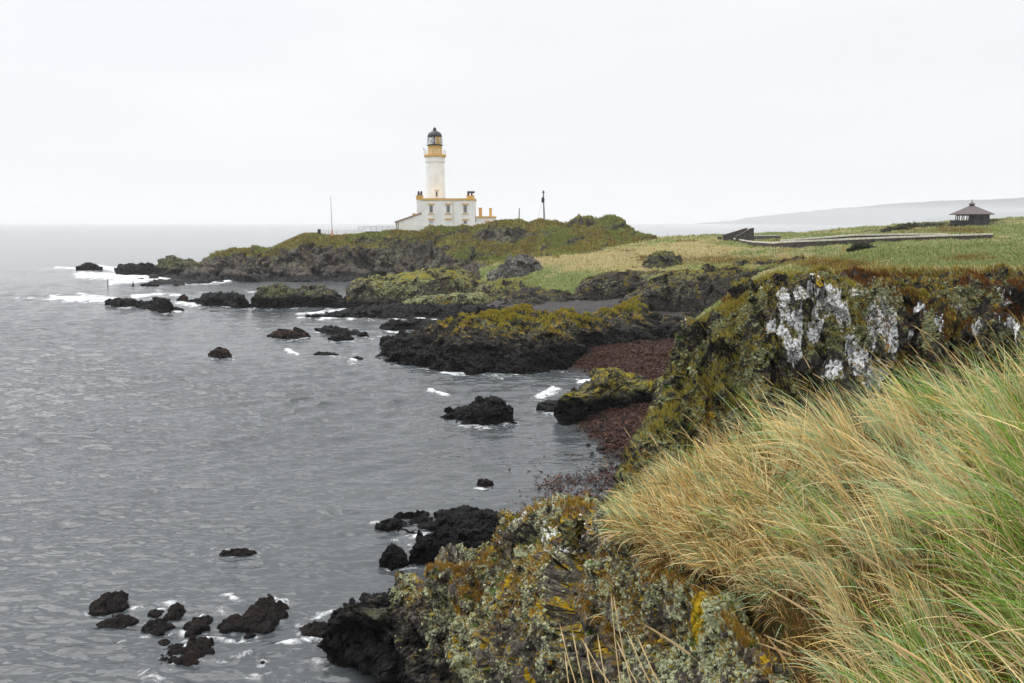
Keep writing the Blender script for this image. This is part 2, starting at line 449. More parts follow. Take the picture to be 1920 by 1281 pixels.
sv = __import__('mathutils').Vector((math.sin(SUN_AZ) * math.cos(SUN_EL), math.cos(SUN_AZ) * math.cos(SUN_EL), math.sin(SUN_EL)))
so.rotation_euler = sv.to_track_quat('Z', 'Y').to_euler()

cam = bpy.data.cameras.new('camera'); cam.lens = 36.0 * F / 1920.0; cam.sensor_width = 36; cam.clip_end = 30000; cam.clip_start = .05
co = bpy.data.objects.new('camera', cam); COL.objects.link(co); co.location = (0, 0, H0); co.rotation_euler = (math.pi / 2 - PITCH, 0, 0); sc.camera = co
sc.view_settings.view_transform = 'Standard'; sc.view_settings.look = 'None'; sc.view_settings.exposure = 0.4; sc.view_settings.gamma = 1
sc.cycles.use_denoising = True; sc.cycles.denoising_prefilter = 'ACCURATE'; sc.cycles.denoising_input_passes = 'RGB_ALBEDO_NORMAL'; sc.cycles.use_adaptive_sampling = False; sc.cycles.max_bounces = 6; sc.cycles.diffuse_bounces = 3; sc.cycles.glossy_bounces = 3; sc.cycles.transmission_bounces = 3
sc.cycles.volume_bounces = 4; sc.cycles.transparent_max_bounces = 8

hz = MB().box(-9000, 9000, -400, 9500, -6, 140).build('haze', bpy.data.materials.new('haze')); hm = hz.data.materials[0]; hm.use_nodes = True
hn = NB(hm.node_tree); hn.N.remove(hn.N['Principled BSDF']); pv = hn.node('ShaderNodeVolumePrincipled')
pv.inputs['Color'].default_value = (.985, .99, 1.0, 1); pv.inputs['Density'].default_value = 0.00015; pv.inputs['Anisotropy'].default_value = 0.0
hn.L.new(pv.outputs[0], hn.N['Material Output'].inputs['Volume']); tag(hz, kind='stuff')

# ================================================================== FAR HILLS
hill = simple('hill', (.05, .065, .06), .9, .1, .35, .004)
def far_hill(name, skyl, D, deep, seed):
    n = 200; px = np.linspace(skyl[0][0], skyl[-1][0], n); sy = np.interp(px, [p[0] for p in skyl], [p[1] for p in skyl])
    C = W(px, sy, D + deep * .5); C[:, 2] += fbm(np.stack([px * .02, px * 0, px * 0], -1), 4, seed) * 3
    C[:, 2] = np.maximum(C[:, 2], 1); B = C.copy(); B[:, 1] = D; B[:, 2] = -3; E = C.copy(); E[:, 1] = D + deep; E[:, 2] = -3
    M1 = (B + C) / 2; M1[:, 2] = C[:, 2] * .6
    P = cr_rows([B, M1, C, E], [10, 10, 10]); P[..., 2] += fbm(P / 120, 4, seed + 2) * 10 * sstep(P[..., 2], 5, 60)
    finish(name, P, hill, 'structure')
far_hill('hill_far', [(1230, 428), (1284, 424), (1315, 418), (1373, 414), (1403, 408), (1480, 400), (1527, 395), (1604, 389), (1662, 383), (1758, 377), (1835, 375), (1920, 371), (2200, 362), (2600, 375), (3000, 400)], 8000, 1000, 3)
far_hill('hill_near', [(1660, 428), (1700, 421), (1739, 410), (1797, 405), (1920, 397), (2150, 392), (2600, 400), (3000, 420)], 6200, 900, 8)

# ================================================================== HEADLAND WITH THE LIGHTHOUSE
G_HEAD = ((.06, .045, .012), (.15, .125, .02), (.15, .165, .035), (.24, .21, .06))
m_head = rock_mat('headland', 2.6, dark=(.022, .020, .017), light=(.14, .125, .11), wet=(.9, 1.6), lichen=.42, lich_col=(.14, .14, .085), yellow=.10, yel_col=(.16, .12, .015), grass=(.52, .74, 2.2, 3.2), gcols=G_HEAD, bump=.08, rust=.35, bare=True)
SKY_A = [(250, 533), (300, 522), (340, 505), (370, 495), (400, 478), (450, 469), (467, 468), (510, 468), (522, 466), (533, 456), (566, 441), (597, 441), (620, 443), (675, 440), (740, 433), (784, 434), (806, 425), (835, 431), (864, 430),
         (897, 427), (912, 420), (948, 416), (981, 417), (992, 422), (1010, 416), (1036, 416), (1065, 422), (1083, 413), (1105, 409), (1123, 414), (1142, 410), (1160, 416), (1182, 429), (1206, 443), (1230, 452)]
nA_ = 760
R0 = row([(250, 536, 'w'), (310, 536, 'w'), (367, 534, 'w'), (410, 530, 'w'), (500, 529, 'w'), (640, 528, 'w'), (720, 527, 'w'), (800, 525, 176), (900, 518, 170), (960, 508, 165), (1020, 494, 165), (1100, 473, 170), (1230, 454, 182)], nA_)
Rm = R0.copy(); Rm[:, 2] -= 1.2; Rm[:, 1] -= .5
R1 = row([(250, 533, 183), (310, 523, 186), (400, 515, 187), (450, 511, 188), (640, 512, 188), (720, 512, 188), (800, 505, 188), (900, 497, 184), (960, 490, 178), (1020, 480, 178), (1100, 462, 180), (1230, 453, 186)], nA_)
R1b = row([(250, 533, 185), (310, 521, 190), (400, 505, 192), (450, 500, 192), (640, 497, 192), (720, 490, 192), (800, 490, 191), (900, 478, 188), (960, 470, 184), (1020, 462, 184), (1100, 448, 185), (1230, 453, 188)], nA_)
R2 = row([(250, 533, 186), (310, 517, 193), (370, 502, 195), (450, 483, 195), (520, 480, 195), (560, 462, 196), (640, 460, 196), (740, 456, 197), (840, 447, 197), (920, 440, 195), (1000, 434, 192), (1100, 430, 192), (1180, 440, 193), (1230, 453, 190)], nA_)
R3 = row([(x, y + (1.0 if 600 < x < 800 else 0), 186 + min(16, max(0, (x - 250) * .1)) if x < 1050 else 200) for x, y in SKY_A], nA_)
R4 = R3.copy(); R4[:, 1] += 12; R4[:, 2] = np.minimum(R4[:, 2], 9.6) - .3
R5 = R3.copy(); R5[:, 1] += 40; R5[:, 2] = np.minimum(R5[:, 2] - 2, 8.5)
R6 = R3.copy(); R6[:, 1] += 52; R6[:, 2] = -1
P = cr_rows([Rm, R0, R1, R1b, R2, R3, R4, R5, R6], [3, 16, 22, 26, 26, 10, 6, 6])
v = np.arange(P.shape[0]) / P.shape[0]
mk = np.clip(1 - sstep(P[..., 1], 199, 204) * .8, 0, 1)
Ps = P.copy()
def spots(lst, PXY, wd=1.0, pw=2): return np.clip(sum(np.exp(-(((PXY[0] - a) / (c * wd)) ** 2 + ((PXY[1] - b) / (e * wd)) ** 2) ** pw) for a, b, c, e in lst), 0, 1)
SPA = [(775, 480, 62, 30), (700, 488, 40, 24), (585, 482, 75, 24), (660, 478, 25, 20), (940, 440, 58, 15), (690, 453, 24, 7), (840, 502, 90, 16), (430, 500, 90, 22), (500, 505, 150, 18), (1100, 418, 20, 6)]
P = rough(P, 6.5, .30, 21, (1, 1, .8), 1.2, .6, mask=mk * (.7 + 1.0 * spots(SPA, pix(P))))
P = rough(P, 2.2, .30, 25, (1, 1, .8), 1.0, .3, mask=mk * (.6 + 1.0 * spots(SPA, pix(P))))
xyA = pix(P)
bareA = spots(SPA, xyA)
oA, PA, NA = finish('headland', P, m_head, 'structure', attrs={'bare': bareA})

# ================================================================== PLATEAU (coast ground behind the cliffs)
CTRL = [(1465, 516, 24), (1700, 514, 25), (1920, 512, 25), (2300, 505, 25), (1376, 556, 25), (1330, 590, 40), (1373, 556, 46), (1440, 512, 54), (1500, 490, 60), (1546, 480, 46), (1590, 488, 42), (1640, 503, 34), (1700, 492, 50), (1800, 488, 50), (1900, 480, 50), (1920, 470, 62), (1850, 462, 75), (1780, 474, 65), (1700, 478, 75), (1620, 475, 95), (1540, 478, 95), (1488, 490, 97),
        (1388, 496, 103), (1334, 505, 107), (1264, 513, 109), (1234, 522, 109), (1230, 511, 121), (1178, 514, 121), (1123, 516, 121), (1075, 541, 117), (1007, 538, 123), (948, 556, 117), (930, 545, 128), (940, 525, 148), (1000, 510, 148), (1060, 492, 152), (1120, 478, 160), (1180, 468, 165), (1180, 449, 195), (1270, 448, 185), (1353, 449, 172), (1240, 480, 145), (1340, 480, 138), (1420, 475, 135), (1450, 464, 152), (1527, 463, 150), (1604, 458, 146), (1681, 454, 146), (1862, 447, 148), (1920, 440, 150), (2200, 430, 150),
        (1415, 443, 200), (1520, 441, 205), (1660, 437, 190), (1720, 431, 178), (1820, 423, 172), (1900, 416, 178), (2200, 405, 190), (2200, 470, 60)]
CP3 = np.array([W(*c) for c in CTRL])
def tps_fit(xy, z, lam=.02):
    d = np.linalg.norm(xy[:, None] - xy[None], axis=-1); K = np.where(d > 0, d * d * np.log(d + 1e-9), 0) + lam * np.eye(len(xy)) * 100
    A = np.block([[K, np.c_[np.ones(len(xy)), xy]], [np.c_[np.ones(len(xy)), xy].T, np.zeros((3, 3))]])
    return np.linalg.solve(A, np.r_[z, 0, 0, 0])
def tps_eval(w, xy0, X, Y):
    z = w[-3] + w[-2] * X + w[-1] * Y
    for k in range(len(xy0)):
        d2 = (X - xy0[k, 0]) ** 2 + (Y - xy0[k, 1]) ** 2; z = z + w[k] * .5 * d2 * np.log(d2 + 1e-9)
    return z
tw_ = tps_fit(CP3[:, :2], CP3[:, 2])
def plateau(X, Y): return tps_eval(tw_, CP3[:, :2], X, Y)
EDGE = [(2600, 505, 22.5), (1920, 516, 22.5), (1700, 516, 23), (1465, 516, 23.5), (1376, 556, 24.5), (1318, 600, 30), (1300, 590, 42), (1373, 556, 49), (1440, 512, 57), (1510, 492, 66), (1560, 485, 80), (1488, 490, 96),
        (1388, 496, 102), (1334, 505, 106), (1264, 514, 108), (1234, 522, 108), (1215, 525, 114), (1230, 511, 119), (1178, 514, 119), (1123, 516, 119), (1096, 528, 117), (1075, 541, 115.5), (1007, 538, 121), (976, 548, 117), (948, 556, 114), (925, 545, 128), (905, 520, 150), (900, 500, 175), (1000, 470, 200), (1190, 449, 205), (1353, 445, 215), (1420, 440, 225), (1700, 430, 260), (2600, 405, 260)]
EP = np.array([W(*e)[:2] for e in EDGE])
def signed(X, Y, poly):
    inside = np.zeros(X.shape, bool); dm = np.full(X.shape, 1e9)
    n = len(poly)
    for i in range(n):
        a, b = poly[i], poly[(i + 1) % n]
        c = ((a[1] > Y) != (b[1] > Y)) & (X < (b[0] - a[0]) * (Y - a[1]) / (b[1] - a[1] + 1e-12) + a[0]); inside ^= c
        e = b - a; t = np.clip(((X - a[0]) * e[0] + (Y - a[1]) * e[1]) / (e @ e), 0, 1)
        dm = np.minimum(dm, np.hypot(X - a[0] - t * e[0], Y - a[1] - t * e[1]))
    return np.where(inside, dm, -dm)
pxs = np.r_[np.linspace(850, 1960, 640), np.linspace(1975, 2700, 60)]; Ds = np.exp(np.linspace(math.log(19), math.log(290), 460))
DX, DD = np.meshgrid(pxs, Ds); X = (DX - 960) / F * DD * 1.0; Y = DD.copy()
Z = plateau(X, Y); SD = signed(X, Y, EP)
P3 = np.stack([X, Y, np.zeros_like(X)], -1)
tus = .30 * fbm(P3 / 2.6, 4, 31) + .12 * fbm(P3 / .8, 3, 35) + (.35 + .3 * sstep(Y, 40, 80)) * fbm(P3 / 9, 3, 38)
near = sstep(Y, 22, 60)
Z = Z + tus * (.35 + .65 * near) * sstep(SD, -1, 2)
edge = SD + 1.2 * fbm(P3 / 4, 3, 41) * near
Z = np.where(edge > 0, Z - .5 * np.exp(-edge / 1.2) * .5, np.maximum(Z - .25 + edge * 2.2, -1.5))
PC = np.stack([X, Y, Z], -1)
mkc = sstep(-edge, 0, 1.2) * (Y < 75)
PC = rough(PC, 1.6, .40, 45, (1, 1, .5), 1.0, .4, mask=mkc); PC = rough(PC, .6, .36, 47, (1, 1, .7), 1.0, .2, mask=mkc)
# grass colour zones painted as plant cover: dry straw, green turf, brown bracken
gz_dry = sstep(fbm(P3 / 14 + 3, 4, 51), -.15, .25)
def zone(px0, py0, rx, ry, PXY):
    return np.exp(-(((PXY[0] - px0) / rx) ** 2 + ((PXY[1] - py0) / ry) ** 2))
PXY = pix(PC)
gz_dry = np.clip(gz_dry * .5 + .9 * zone(1150, 490, 150, 26, PXY) + .6 * zone(1290, 468, 120, 16, PXY) + .5 * zone(1650, 512, 200, 10, PXY) + .4 * zone(1500, 480, 70, 10, PXY) - .8 * zone(1830, 490, 160, 24, PXY) - .5 * zone(1720, 468, 160, 10, PXY) - .8 * zone(1080, 535, 110, 16, PXY) - .8 * zone(1340, 568, 60, 20, PXY), 0, 1)
gz_brn = np.clip(sstep(fbm(P3 / 6 + 31, 4, 61), .28, .5) * .7 + .8 * zone(1350, 488, 130, 10, PXY) + .9 * zone(1546, 494, 80, 11, PXY) + .8 * zone(1600, 500, 60, 9, PXY) + .9 * zone(1800, 431, 80, 6, PXY) + .9 * zone(1700, 519, 300, 7, PXY) * sstep(-Y, -40, -30), 0, 1)
m, nb, b = new_mat('turf'); p = nb.pos(); n1 = nb.noise(p, 1.1, 6, .65); n2 = nb.noise(p, 6, 5, .7); n3 = nb.noise(p, .22, 4); nz = nb.nrmz()
gr = nb.ramp(nb.add(nb.mul(n1, .5), nb.mul(n3, .5)), [(.38, (.09, .13, .03)), (.5, (.14, .18, .05)), (.62, (.21, .22, .07))])
dry = nb.ramp(n1, [(.36, (.22, .175, .07)), (.5, (.34, .28, .14)), (.62, (.28, .25, .09))])
brn = nb.ramp(n1, [(.36, (.045, .026, .008)), (.5, (.10, .065, .012)), (.62, (.14, .10, .02))])
c = nb.mix(nb.smooth(nb.add(nb.attr('dry').outputs['Fac'], nb.mul(nb.sub(n1, .5), 1.2)), .3, .7), gr, dry)
c = nb.mix(nb.smooth(nb.add(nb.attr('bracken').outputs['Fac'], nb.mul(nb.sub(n1, .5), 1.2)), .35, .75), c, brn)
c = nb.mix(nb.smooth(n2, .42, .68, 0, .5), c, (.045, .04, .012))
c = nb.mix(nb.smooth(nb.add(nz, nb.mul(nb.sub(n1, .5), .6)), .5, .68, 1, 0), c, nb.ramp(nb.add(nb.mul(n2, .5), nb.mul(n1, .5)), [(.38, (.012, .011, .010)), (.52, (.05, .045, .036)), (.64, (.14, .14, .075))]))
nb.L.new(c, b.inputs['Base Color']); b.inputs['Roughness'].default_value = .95; b.inputs['Specular IOR Level'].default_value = .08
nb.L.new(nb.bump(nb.add(n2, n1), 1.0, .25), b.inputs['Normal']); m_turf = m
oC, PC, NC = finish('grass_plateau', PC, m_turf, 'structure', attrs={'dry': gz_dry, 'bracken': gz_brn})

def cover(name, P, N, wgt, n, lfac, table, tip=None, lean=.5, wind=math.pi, wf=.055, minl=.05):
    """short blades over a stretch of ground; length in metres grows with distance so that a far clump stays a clump"""
    Q, nn = pick(P, N, wgt, n)
    L = np.maximum(minl, lfac(Q)) * rng.uniform(.5, 1.3, n)
    cr = colmix(n, table) if not callable(table) else table(Q)
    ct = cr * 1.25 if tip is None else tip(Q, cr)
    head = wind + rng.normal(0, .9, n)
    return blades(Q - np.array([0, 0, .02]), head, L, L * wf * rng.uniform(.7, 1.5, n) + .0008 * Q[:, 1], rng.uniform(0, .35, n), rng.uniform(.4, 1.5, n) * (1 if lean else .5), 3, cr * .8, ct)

# turf blades over the plateau
inside = (SD > .2) * (PXY[0] < 1990) * (PXY[1] > 405)
def turf_col(Q):
    i = np.clip(np.searchsorted(Ds, Q[:, 1]), 0, len(Ds) - 1); j = np.clip(np.searchsorted(pxs, 960 + Q[:, 0] / Q[:, 1] * F), 0, len(pxs) - 1)
    d, bk = gz_dry[i, j], gz_brn[i, j]; n = len(Q)
    g = colmix(n, [(3, (.19, .24, .08)), (2, (.26, .29, .12)), (2, (.36, .33, .16)), (2, (.12, .16, .04))])
    dr = colmix(n, [(3, (.50, .43, .23)), (2, (.42, .34, .16)), (1, (.32, .33, .13)), (1, (.58, .51, .31))])
    bn = colmix(n, [(3, (.22, .15, .03)), (2, (.14, .085, .02)), (2, (.29, .22, .06)), (1, (.20, .20, .06))])
    r = rng.random(n); c = np.where((r < d)[:, None], dr, g); return np.where((rng.random(n) < bk)[:, None], bn, c)
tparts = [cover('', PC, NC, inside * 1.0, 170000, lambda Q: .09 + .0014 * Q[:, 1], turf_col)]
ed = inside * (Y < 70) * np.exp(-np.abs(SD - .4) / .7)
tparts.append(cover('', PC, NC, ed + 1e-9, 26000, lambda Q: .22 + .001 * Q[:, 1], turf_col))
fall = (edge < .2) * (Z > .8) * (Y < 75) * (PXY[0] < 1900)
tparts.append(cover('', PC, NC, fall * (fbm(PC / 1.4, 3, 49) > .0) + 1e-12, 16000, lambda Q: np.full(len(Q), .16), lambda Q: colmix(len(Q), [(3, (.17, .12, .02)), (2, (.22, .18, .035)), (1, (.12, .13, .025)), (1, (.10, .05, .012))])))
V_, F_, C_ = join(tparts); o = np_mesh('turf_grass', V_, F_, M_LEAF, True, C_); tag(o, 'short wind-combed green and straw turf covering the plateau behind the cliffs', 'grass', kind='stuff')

# far dunes beyond the walls
m_dune = rock_mat('dune', 6, wet=(-3, -2), lichen=0, yellow=0, grass=(.1, .3, -2, -1), gcols=((.045, .055, .018), (.08, .09, .03), (.10, .10, .035), (.14, .13, .05)), bump=.1)
def dune(name, skyl, D, deep, seed):
    n = 160; px = np.linspace(skyl[0][0], skyl[-1][0], n); sy = np.interp(px, [q[0] for q in skyl], [q[1] for q in skyl])
    C = W(px, sy, D + deep * .5); C[:, 2] += .35 * fbm(np.stack([px * .05, px * 0, px * 0], -1), 4, seed); B = C.copy(); B[:, 1] = D; B[:, 2] = 4; E = C.copy(); E[:, 1] = D + deep; E[:, 2] = 3
    M1 = (B + C) / 2; M1[:, 2] = C[:, 2] * .9
    P = cr_rows([B, M1, C, E], [8, 10, 8]); P[..., 2] += fbm(P / 7, 4, seed + 2) * .5 * sstep(P[..., 2], 4, 8); finish(name, P, m_dune, 'structure')
dune('dune', [(1395, 442), (1440, 438), (1480, 436), (1530, 437), (1560, 434), (1610, 433), (1665, 430), (1700, 430), (1760, 430), (2000, 425)], 270, 60, 71)
dune('dune', [(1600, 436), (1655, 433), (1668, 428), (1690, 422), (1720, 420), (1745, 421), (1770, 419), (1800, 421), (1850, 416), (1880, 413), (1920, 413), (2100, 404), (2300, 400)], 186, 34, 74)


# ================================================================== MIDDLE CLIFFS AND PROMONTORIES
G_MOSS = ((.06, .045, .007), (.17, .13, .010), (.17, .155, .016), (.26, .22, .02))
m_mid = rock_mat('mid_rock', 2.6, dark=(.02, .018, .015), light=(.11, .10, .08), wet=(.8, 1.5), lichen=.60, lich_col=(.20, .205, .10), lich_z=(1.0, 1.8), yellow=.2, yel_col=(.20, .145, .012), grass=(.70, .92, 2.8, 4.2), gcols=G_MOSS, bump=.07)
m_prom = rock_mat('promontory', 1.25, dark=(.016, .015, .014), light=(.085, .075, .062), wet=(1.2, 2.8), lichen=.36, lich_col=(.15, .15, .085), lich_z=(1.6, 2.6), yellow=.40, yel_col=(.26, .175, .012), grass=(.74, .96, 2.6, 4.0), gcols=((.05, .035, .008), (.17, .12, .008), (.19, .17, .012), (.27, .225, .016)), bump=.06)
m_cliff3 = rock_mat('inner_cliff', 1.5, dark=(.012, .011, .010), light=(.065, .058, .048), wet=(.2, .8), lichen=.30, lich_col=(.15, .145, .085), lich_z=(1.5, 3.0), yellow=.2, yel_col=(.17, .125, .012), grass=(.66, .88, 4.2, 6.4), gcols=((.04, .03, .008), (.11, .075, .008), (.12, .10, .014), (.17, .15, .03)), bump=.07)
m_black = rock_mat('black_rock', .9, wet=(3.0, 4.0), lichen=.1, yellow=0, bump=.06)
m_blackmoss = rock_mat('tidal_rock', 1.3, dark=(.02, .018, .015), light=(.09, .085, .07), wet=(1.15, 1.9), lichen=.6, lich_col=(.13, .14, .07), lich_z=(1.2, 1.9), yellow=.12, yel_col=(.2, .15, .02), bump=.07)
m_brownrock = rock_mat('wet_brown_rock', .5, dark=(.005, .0045, .0045), light=(.026, .019, .017), wet=(-.2, .35), lichen=0, yellow=0, rust=.5, bump=.05)
m_grey = rock_mat('grey_outcrop', 1.4, dark=(.03, .028, .026), light=(.19, .178, .165), wet=(-2, -1), lichen=.3, lich_col=(.30, .29, .25), lich_z=(-1, 0), yellow=0, grass=(.86, 1.1, 0, .5), gcols=G_HEAD, bump=.12)

m_out = rock_mat('turf_outcrop', 1.2, dark=(.02, .018, .016), light=(.12, .11, .095), wet=(-2, -1), lichen=.35, lich_col=(.16, .155, .10), lich_z=(-1, 0), yellow=0, grass=(.55, .8, 0, .5), gcols=G_HEAD, bump=.1)
def landridge(name, sky, base, Dfun, thick, mat, s, amp, seed, drop=2.5, res=.6, bulge=.2, an=(1, 1, 1.3), kind='structure', label=None, cat=None, mids=None, soft=.6):
    """a rock face on land: base and skyline as seen, base distance Dfun(px); crest set back by thick*.4"""
    x0, x1 = min(sky[0][0], base[0][0]), max(sky[-1][0], base[-1][0]); n = int((x1 - x0) * res); px = np.linspace(x0, x1, n)
    sy = np.interp(px, [q[0] for q in sky], [q[1] for q in sky]); by = np.interp(px, [q[0] for q in base], [q[1] for q in base])
    D = Dfun(px); th = thick(px) if callable(thick) else np.full(n, thick)
    B = W(px, by, D); C = W(px, sy, D + th * .4); B0 = B.copy(); B0[:, 2] -= 1.5; B0[:, 1] -= .3
    Mid = (B + C) / 2; Mid[:, 2] += bulge * np.maximum(C[:, 2] - B[:, 2], 0); Mid[:, 1] -= bulge * th * .3
    K = C.copy(); K[:, 1] += th * .35; K[:, 2] -= drop * .25; E = C.copy(); E[:, 1] += th * .8; E[:, 2] -= drop
    k = max(6, int(np.max(by - sy) * res * .6))
    P = cr_rows([B0, B, Mid, C, K, E], [3, k, k, max(5, k // 3), max(4, k // 3)])
    P = rough(P, s, amp, seed, an, soft=soft); return finish(name, P, mat, kind, label, cat)

I_ = lambda xs, ds: (lambda px: np.interp(px, xs, ds))
# mossy mound in the middle distance, its lower lump and its black shelf
mnd = landridge('rock_mound', [(650, 545), (660, 530), (682, 522), (704, 519), (726, 521), (755, 514), (792, 507), (828, 502), (857, 505), (883, 515), (901, 530), (915, 545)], [(650, 566), (700, 570), (760, 572), (830, 572), (915, 568)], I_([650, 915], [119, 119]), 15, m_mid, 2.6, .30, 81, bulge=.3)
landridge('rock_mound', [(755, 566), (775, 560), (792, 556), (840, 552), (880, 550), (905, 552), (922, 562), (930, 572)], [(755, 578), (850, 582), (930, 580)], I_([755, 930], [112, 113]), 7, m_mid, 1.6, .32, 84, bulge=.35)
ridge('rock_shelf', [(573, 594), (620, 589), (660, 580), (700, 574), (760, 571), (830, 574), (900, 576), (950, 578), (985, 586)], [(573, 597), (650, 596), (733, 597), (839, 602), (920, 604), (985, 604)], 12, m_black, 1.4, .30, 87, kind='structure', bulge=.1)
# scree and grey outcrop between
landridge('rock_outcrop', [(915, 516), (940, 500), (955, 486), (975, 479), (1000, 481), (1010, 490), (1014, 505)], [(915, 522), (960, 522), (1014, 516)], I_([915, 1014], [143, 146]), 7, m_grey, 2.0, .55, 91, an=(1, 1, .8))
landridge('scree', [(885, 556), (905, 540), (930, 530), (960, 529), (985, 538), (1000, 550), (1010, 562)], [(885, 590), (930, 594), (960, 592), (1010, 588)], I_([885, 1010], [114, 112]), 30, m_out, 1.5, .5, 94, drop=1.5, bulge=.05)
# inner cliffs above the gravel beach
landridge('inner_cliff', [(935, 572), (948, 555), (976, 548), (1007, 543), (1075, 545), (1096, 527), (1123, 515), (1178, 513), (1230, 509), (1260, 512)], [(935, 596), (1007, 588), (1092, 576), (1175, 570), (1260, 566)], I_([935, 1007, 1100, 1260], [106, 108, 112, 117]), I_([935, 1000, 1080, 1260], [15, 22, 14, 8]), m_cliff3, 2.3, .30, 97, drop=1.5)
landridge('inner_cliff', [(1172, 566), (1196, 551), (1234, 521), (1257, 509), (1334, 503), (1388, 494), (1450, 490), (1500, 488), (1540, 489)], [(1172, 576), (1218, 582), (1295, 574), (1376, 560), (1450, 545), (1540, 530)], I_([1172, 1260, 1400, 1540], [101, 104, 99, 93]), 8, m_cliff3, 2.4, .26, 101, drop=1.2, an=(1, 1, .6))
# the long promontory
SKY_E = [(704, 669), (712, 655), (725, 637), (759, 627), (793, 620), (835, 612), (866, 602), (886, 594), (907, 590), (934, 593), (952, 592), (969, 582), (989, 583), (1007, 593), (1058, 590), (1079, 593), (1100, 591), (1127, 588), (1161, 577), (1180, 569), (1196, 563), (1209, 571), (1220, 582), (1247, 594), (1271, 599), (1285, 595), (1310, 588), (1340, 580)]
n = 520; px = np.linspace(704, 1340, n)
def ip(tab): return np.interp(px, [q[0] for q in tab], [q[1] for q in tab])
bw = [(704, 672), (749, 684), (783, 689), (831, 696), (886, 700), (972, 701), (1024, 696), (1075, 691), (1120, 668), (1161, 652), (1230, 648), (1292, 648), (1340, 640)]
B = WZ(px, ip(bw), 0.0); B[:, 2] = np.interp(px, [704, 1090, 1160, 1340], [0, 0, .9, 1.3]); D = np.interp(px, [704, 1075, 1160, 1340], [B[0, 1], B[300, 1], 78, 80]); D = np.where(px < 1075, B[:, 1], np.interp(px, [1075, 1160, 1340], [WZ(1075, 691)[1], 79, 82]))
B = W(px, ip(bw), D); B0 = B.copy(); B0[:, 2] -= 1; 
m1 = W(px, ip([(704, 671), (740, 665), (800, 668), (886, 670), (990, 668), (1024, 660), (1090, 650), (1160, 632), (1230, 628), (1340, 625)]), D + 1.5)
m2 = W(px, ip([(704, 670), (730, 650), (800, 645), (886, 636), (940, 632), (985, 640), (1010, 622), (1041, 608), (1086, 600), (1113, 603), (1160, 606), (1200, 600), (1230, 610), (1340, 605)]), D + 5)
m3 = W(px, ip([(704, 670), (725, 640), (793, 628), (886, 612), (940, 605), (989, 608), (1010, 612), (1041, 606), (1086, 599), (1113, 600), (1160, 594), (1200, 585), (1230, 598), (1340, 594)]), D + 8.5)
cr_ = W(px, np.interp(px, [q[0] for q in SKY_E], [q[1] for q in SKY_E]), D + 12)
k1 = cr_.copy(); k1[:, 1] += 3; k1[:, 2] -= .6; k2 = cr_.copy(); k2[:, 1] += 8; k2[:, 2] = -.5
P = cr_rows([B0, B, m1, m2, m3, cr_, k1, k2], [2, 24, 30, 22, 20, 7, 7])
P = rough(P, 2.6, .24, 111, (1, 1, 1.9), 1.0, .35, strata=.9, sdir=(.42, .3, 1.3)); P = rough(P, .9, .34, 115, (1, 1, 1.8), 1.0, .2, strata=.8, sdir=(.42, .3, 1.3))
oE, PE, NE = finish('promontory', P, m_prom, 'structure'); BASES.append((px[px < 1080], ip(bw)[px < 1080]))
# beaches
m, nb, b = new_mat('seaweed beach'); p = nb.pos(); n1 = nb.noise(p, 1.5, 6, .7); n2 = nb.noise(p, 9, 5, .7); v = nb.voro(p, 7.0)
c = nb.ramp(nb.add(nb.mul(n1, .4), nb.mul(n2, .6)), [(.36, (.010, .005, .004)), (.5, (.038, .016, .010)), (.64, (.085, .038, .024))]); c = nb.mix(nb.smooth(nb.add(nb.xyz(p)[2], nb.mul(nb.sub(n1, .5), .8)), .1, .7, .75, 0), c, (.008, .006, .006))
c = nb.mix(nb.smooth(n1, .56, .66, 0, .6), c, (.05, .046, .044))
nb.L.new(c, b.inputs['Base Color'])
b.inputs['Roughness'].default_value = .6; nb.L.new(nb.bump(nb.add(n2, n1), 1, .2), b.inputs['Normal']); m_weed = m
m, nb, b = new_mat('gravel beach'); p = nb.pos(); n1 = nb.noise(p, .5, 5, .7); n2 = nb.noise(p, 3, 5, .7)
nb.L.new(nb.ramp(nb.add(nb.mul(n1, .5), nb.mul(n2, .5)), [(.36, (.008, .007, .007)), (.64, (.040, .033, .031))]), b.inputs['Base Color']); b.inputs['Roughness'].default_value = .8
nb.L.new(nb.bump(n2, 1, .2), b.inputs['Normal']); m_gravel = m
def beach(name, rows, mat, s, amp, seed, n=220, k=24):
    P = cr_rows([row(r, n) for r in rows], [k] * (len(rows) - 1)); P[..., 2] += amp * fbm(P / s, 4, seed) + amp * .5 * fbm(P / s * 5, 3, seed + 1); return finish(name, P, mat, 'structure')
oW, PW, NW = beach('seaweed_beach', [[(1050, 700, ('z', -.35)), (1100, 712, ('z', -.3)), (1150, 740, ('z', -.1)), (1330, 760, ('z', .5))], [(1066, 692, ('z', .05)), (1110, 698, ('z', .25)), (1180, 705, ('z', .6)), (1330, 705, ('z', .9))],
                                 [(1085, 676, ('z', .6)), (1125, 670, ('z', .9)), (1200, 668, ('z', 1.1)), (1330, 665, ('z', 1.3))], [(1100, 655, ('z', 1.0)), (1140, 648, ('z', 1.3)), (1200, 640, ('z', 1.5)), (1340, 635, ('z', 1.6))]], m_weed, 1.2, .16, 121)
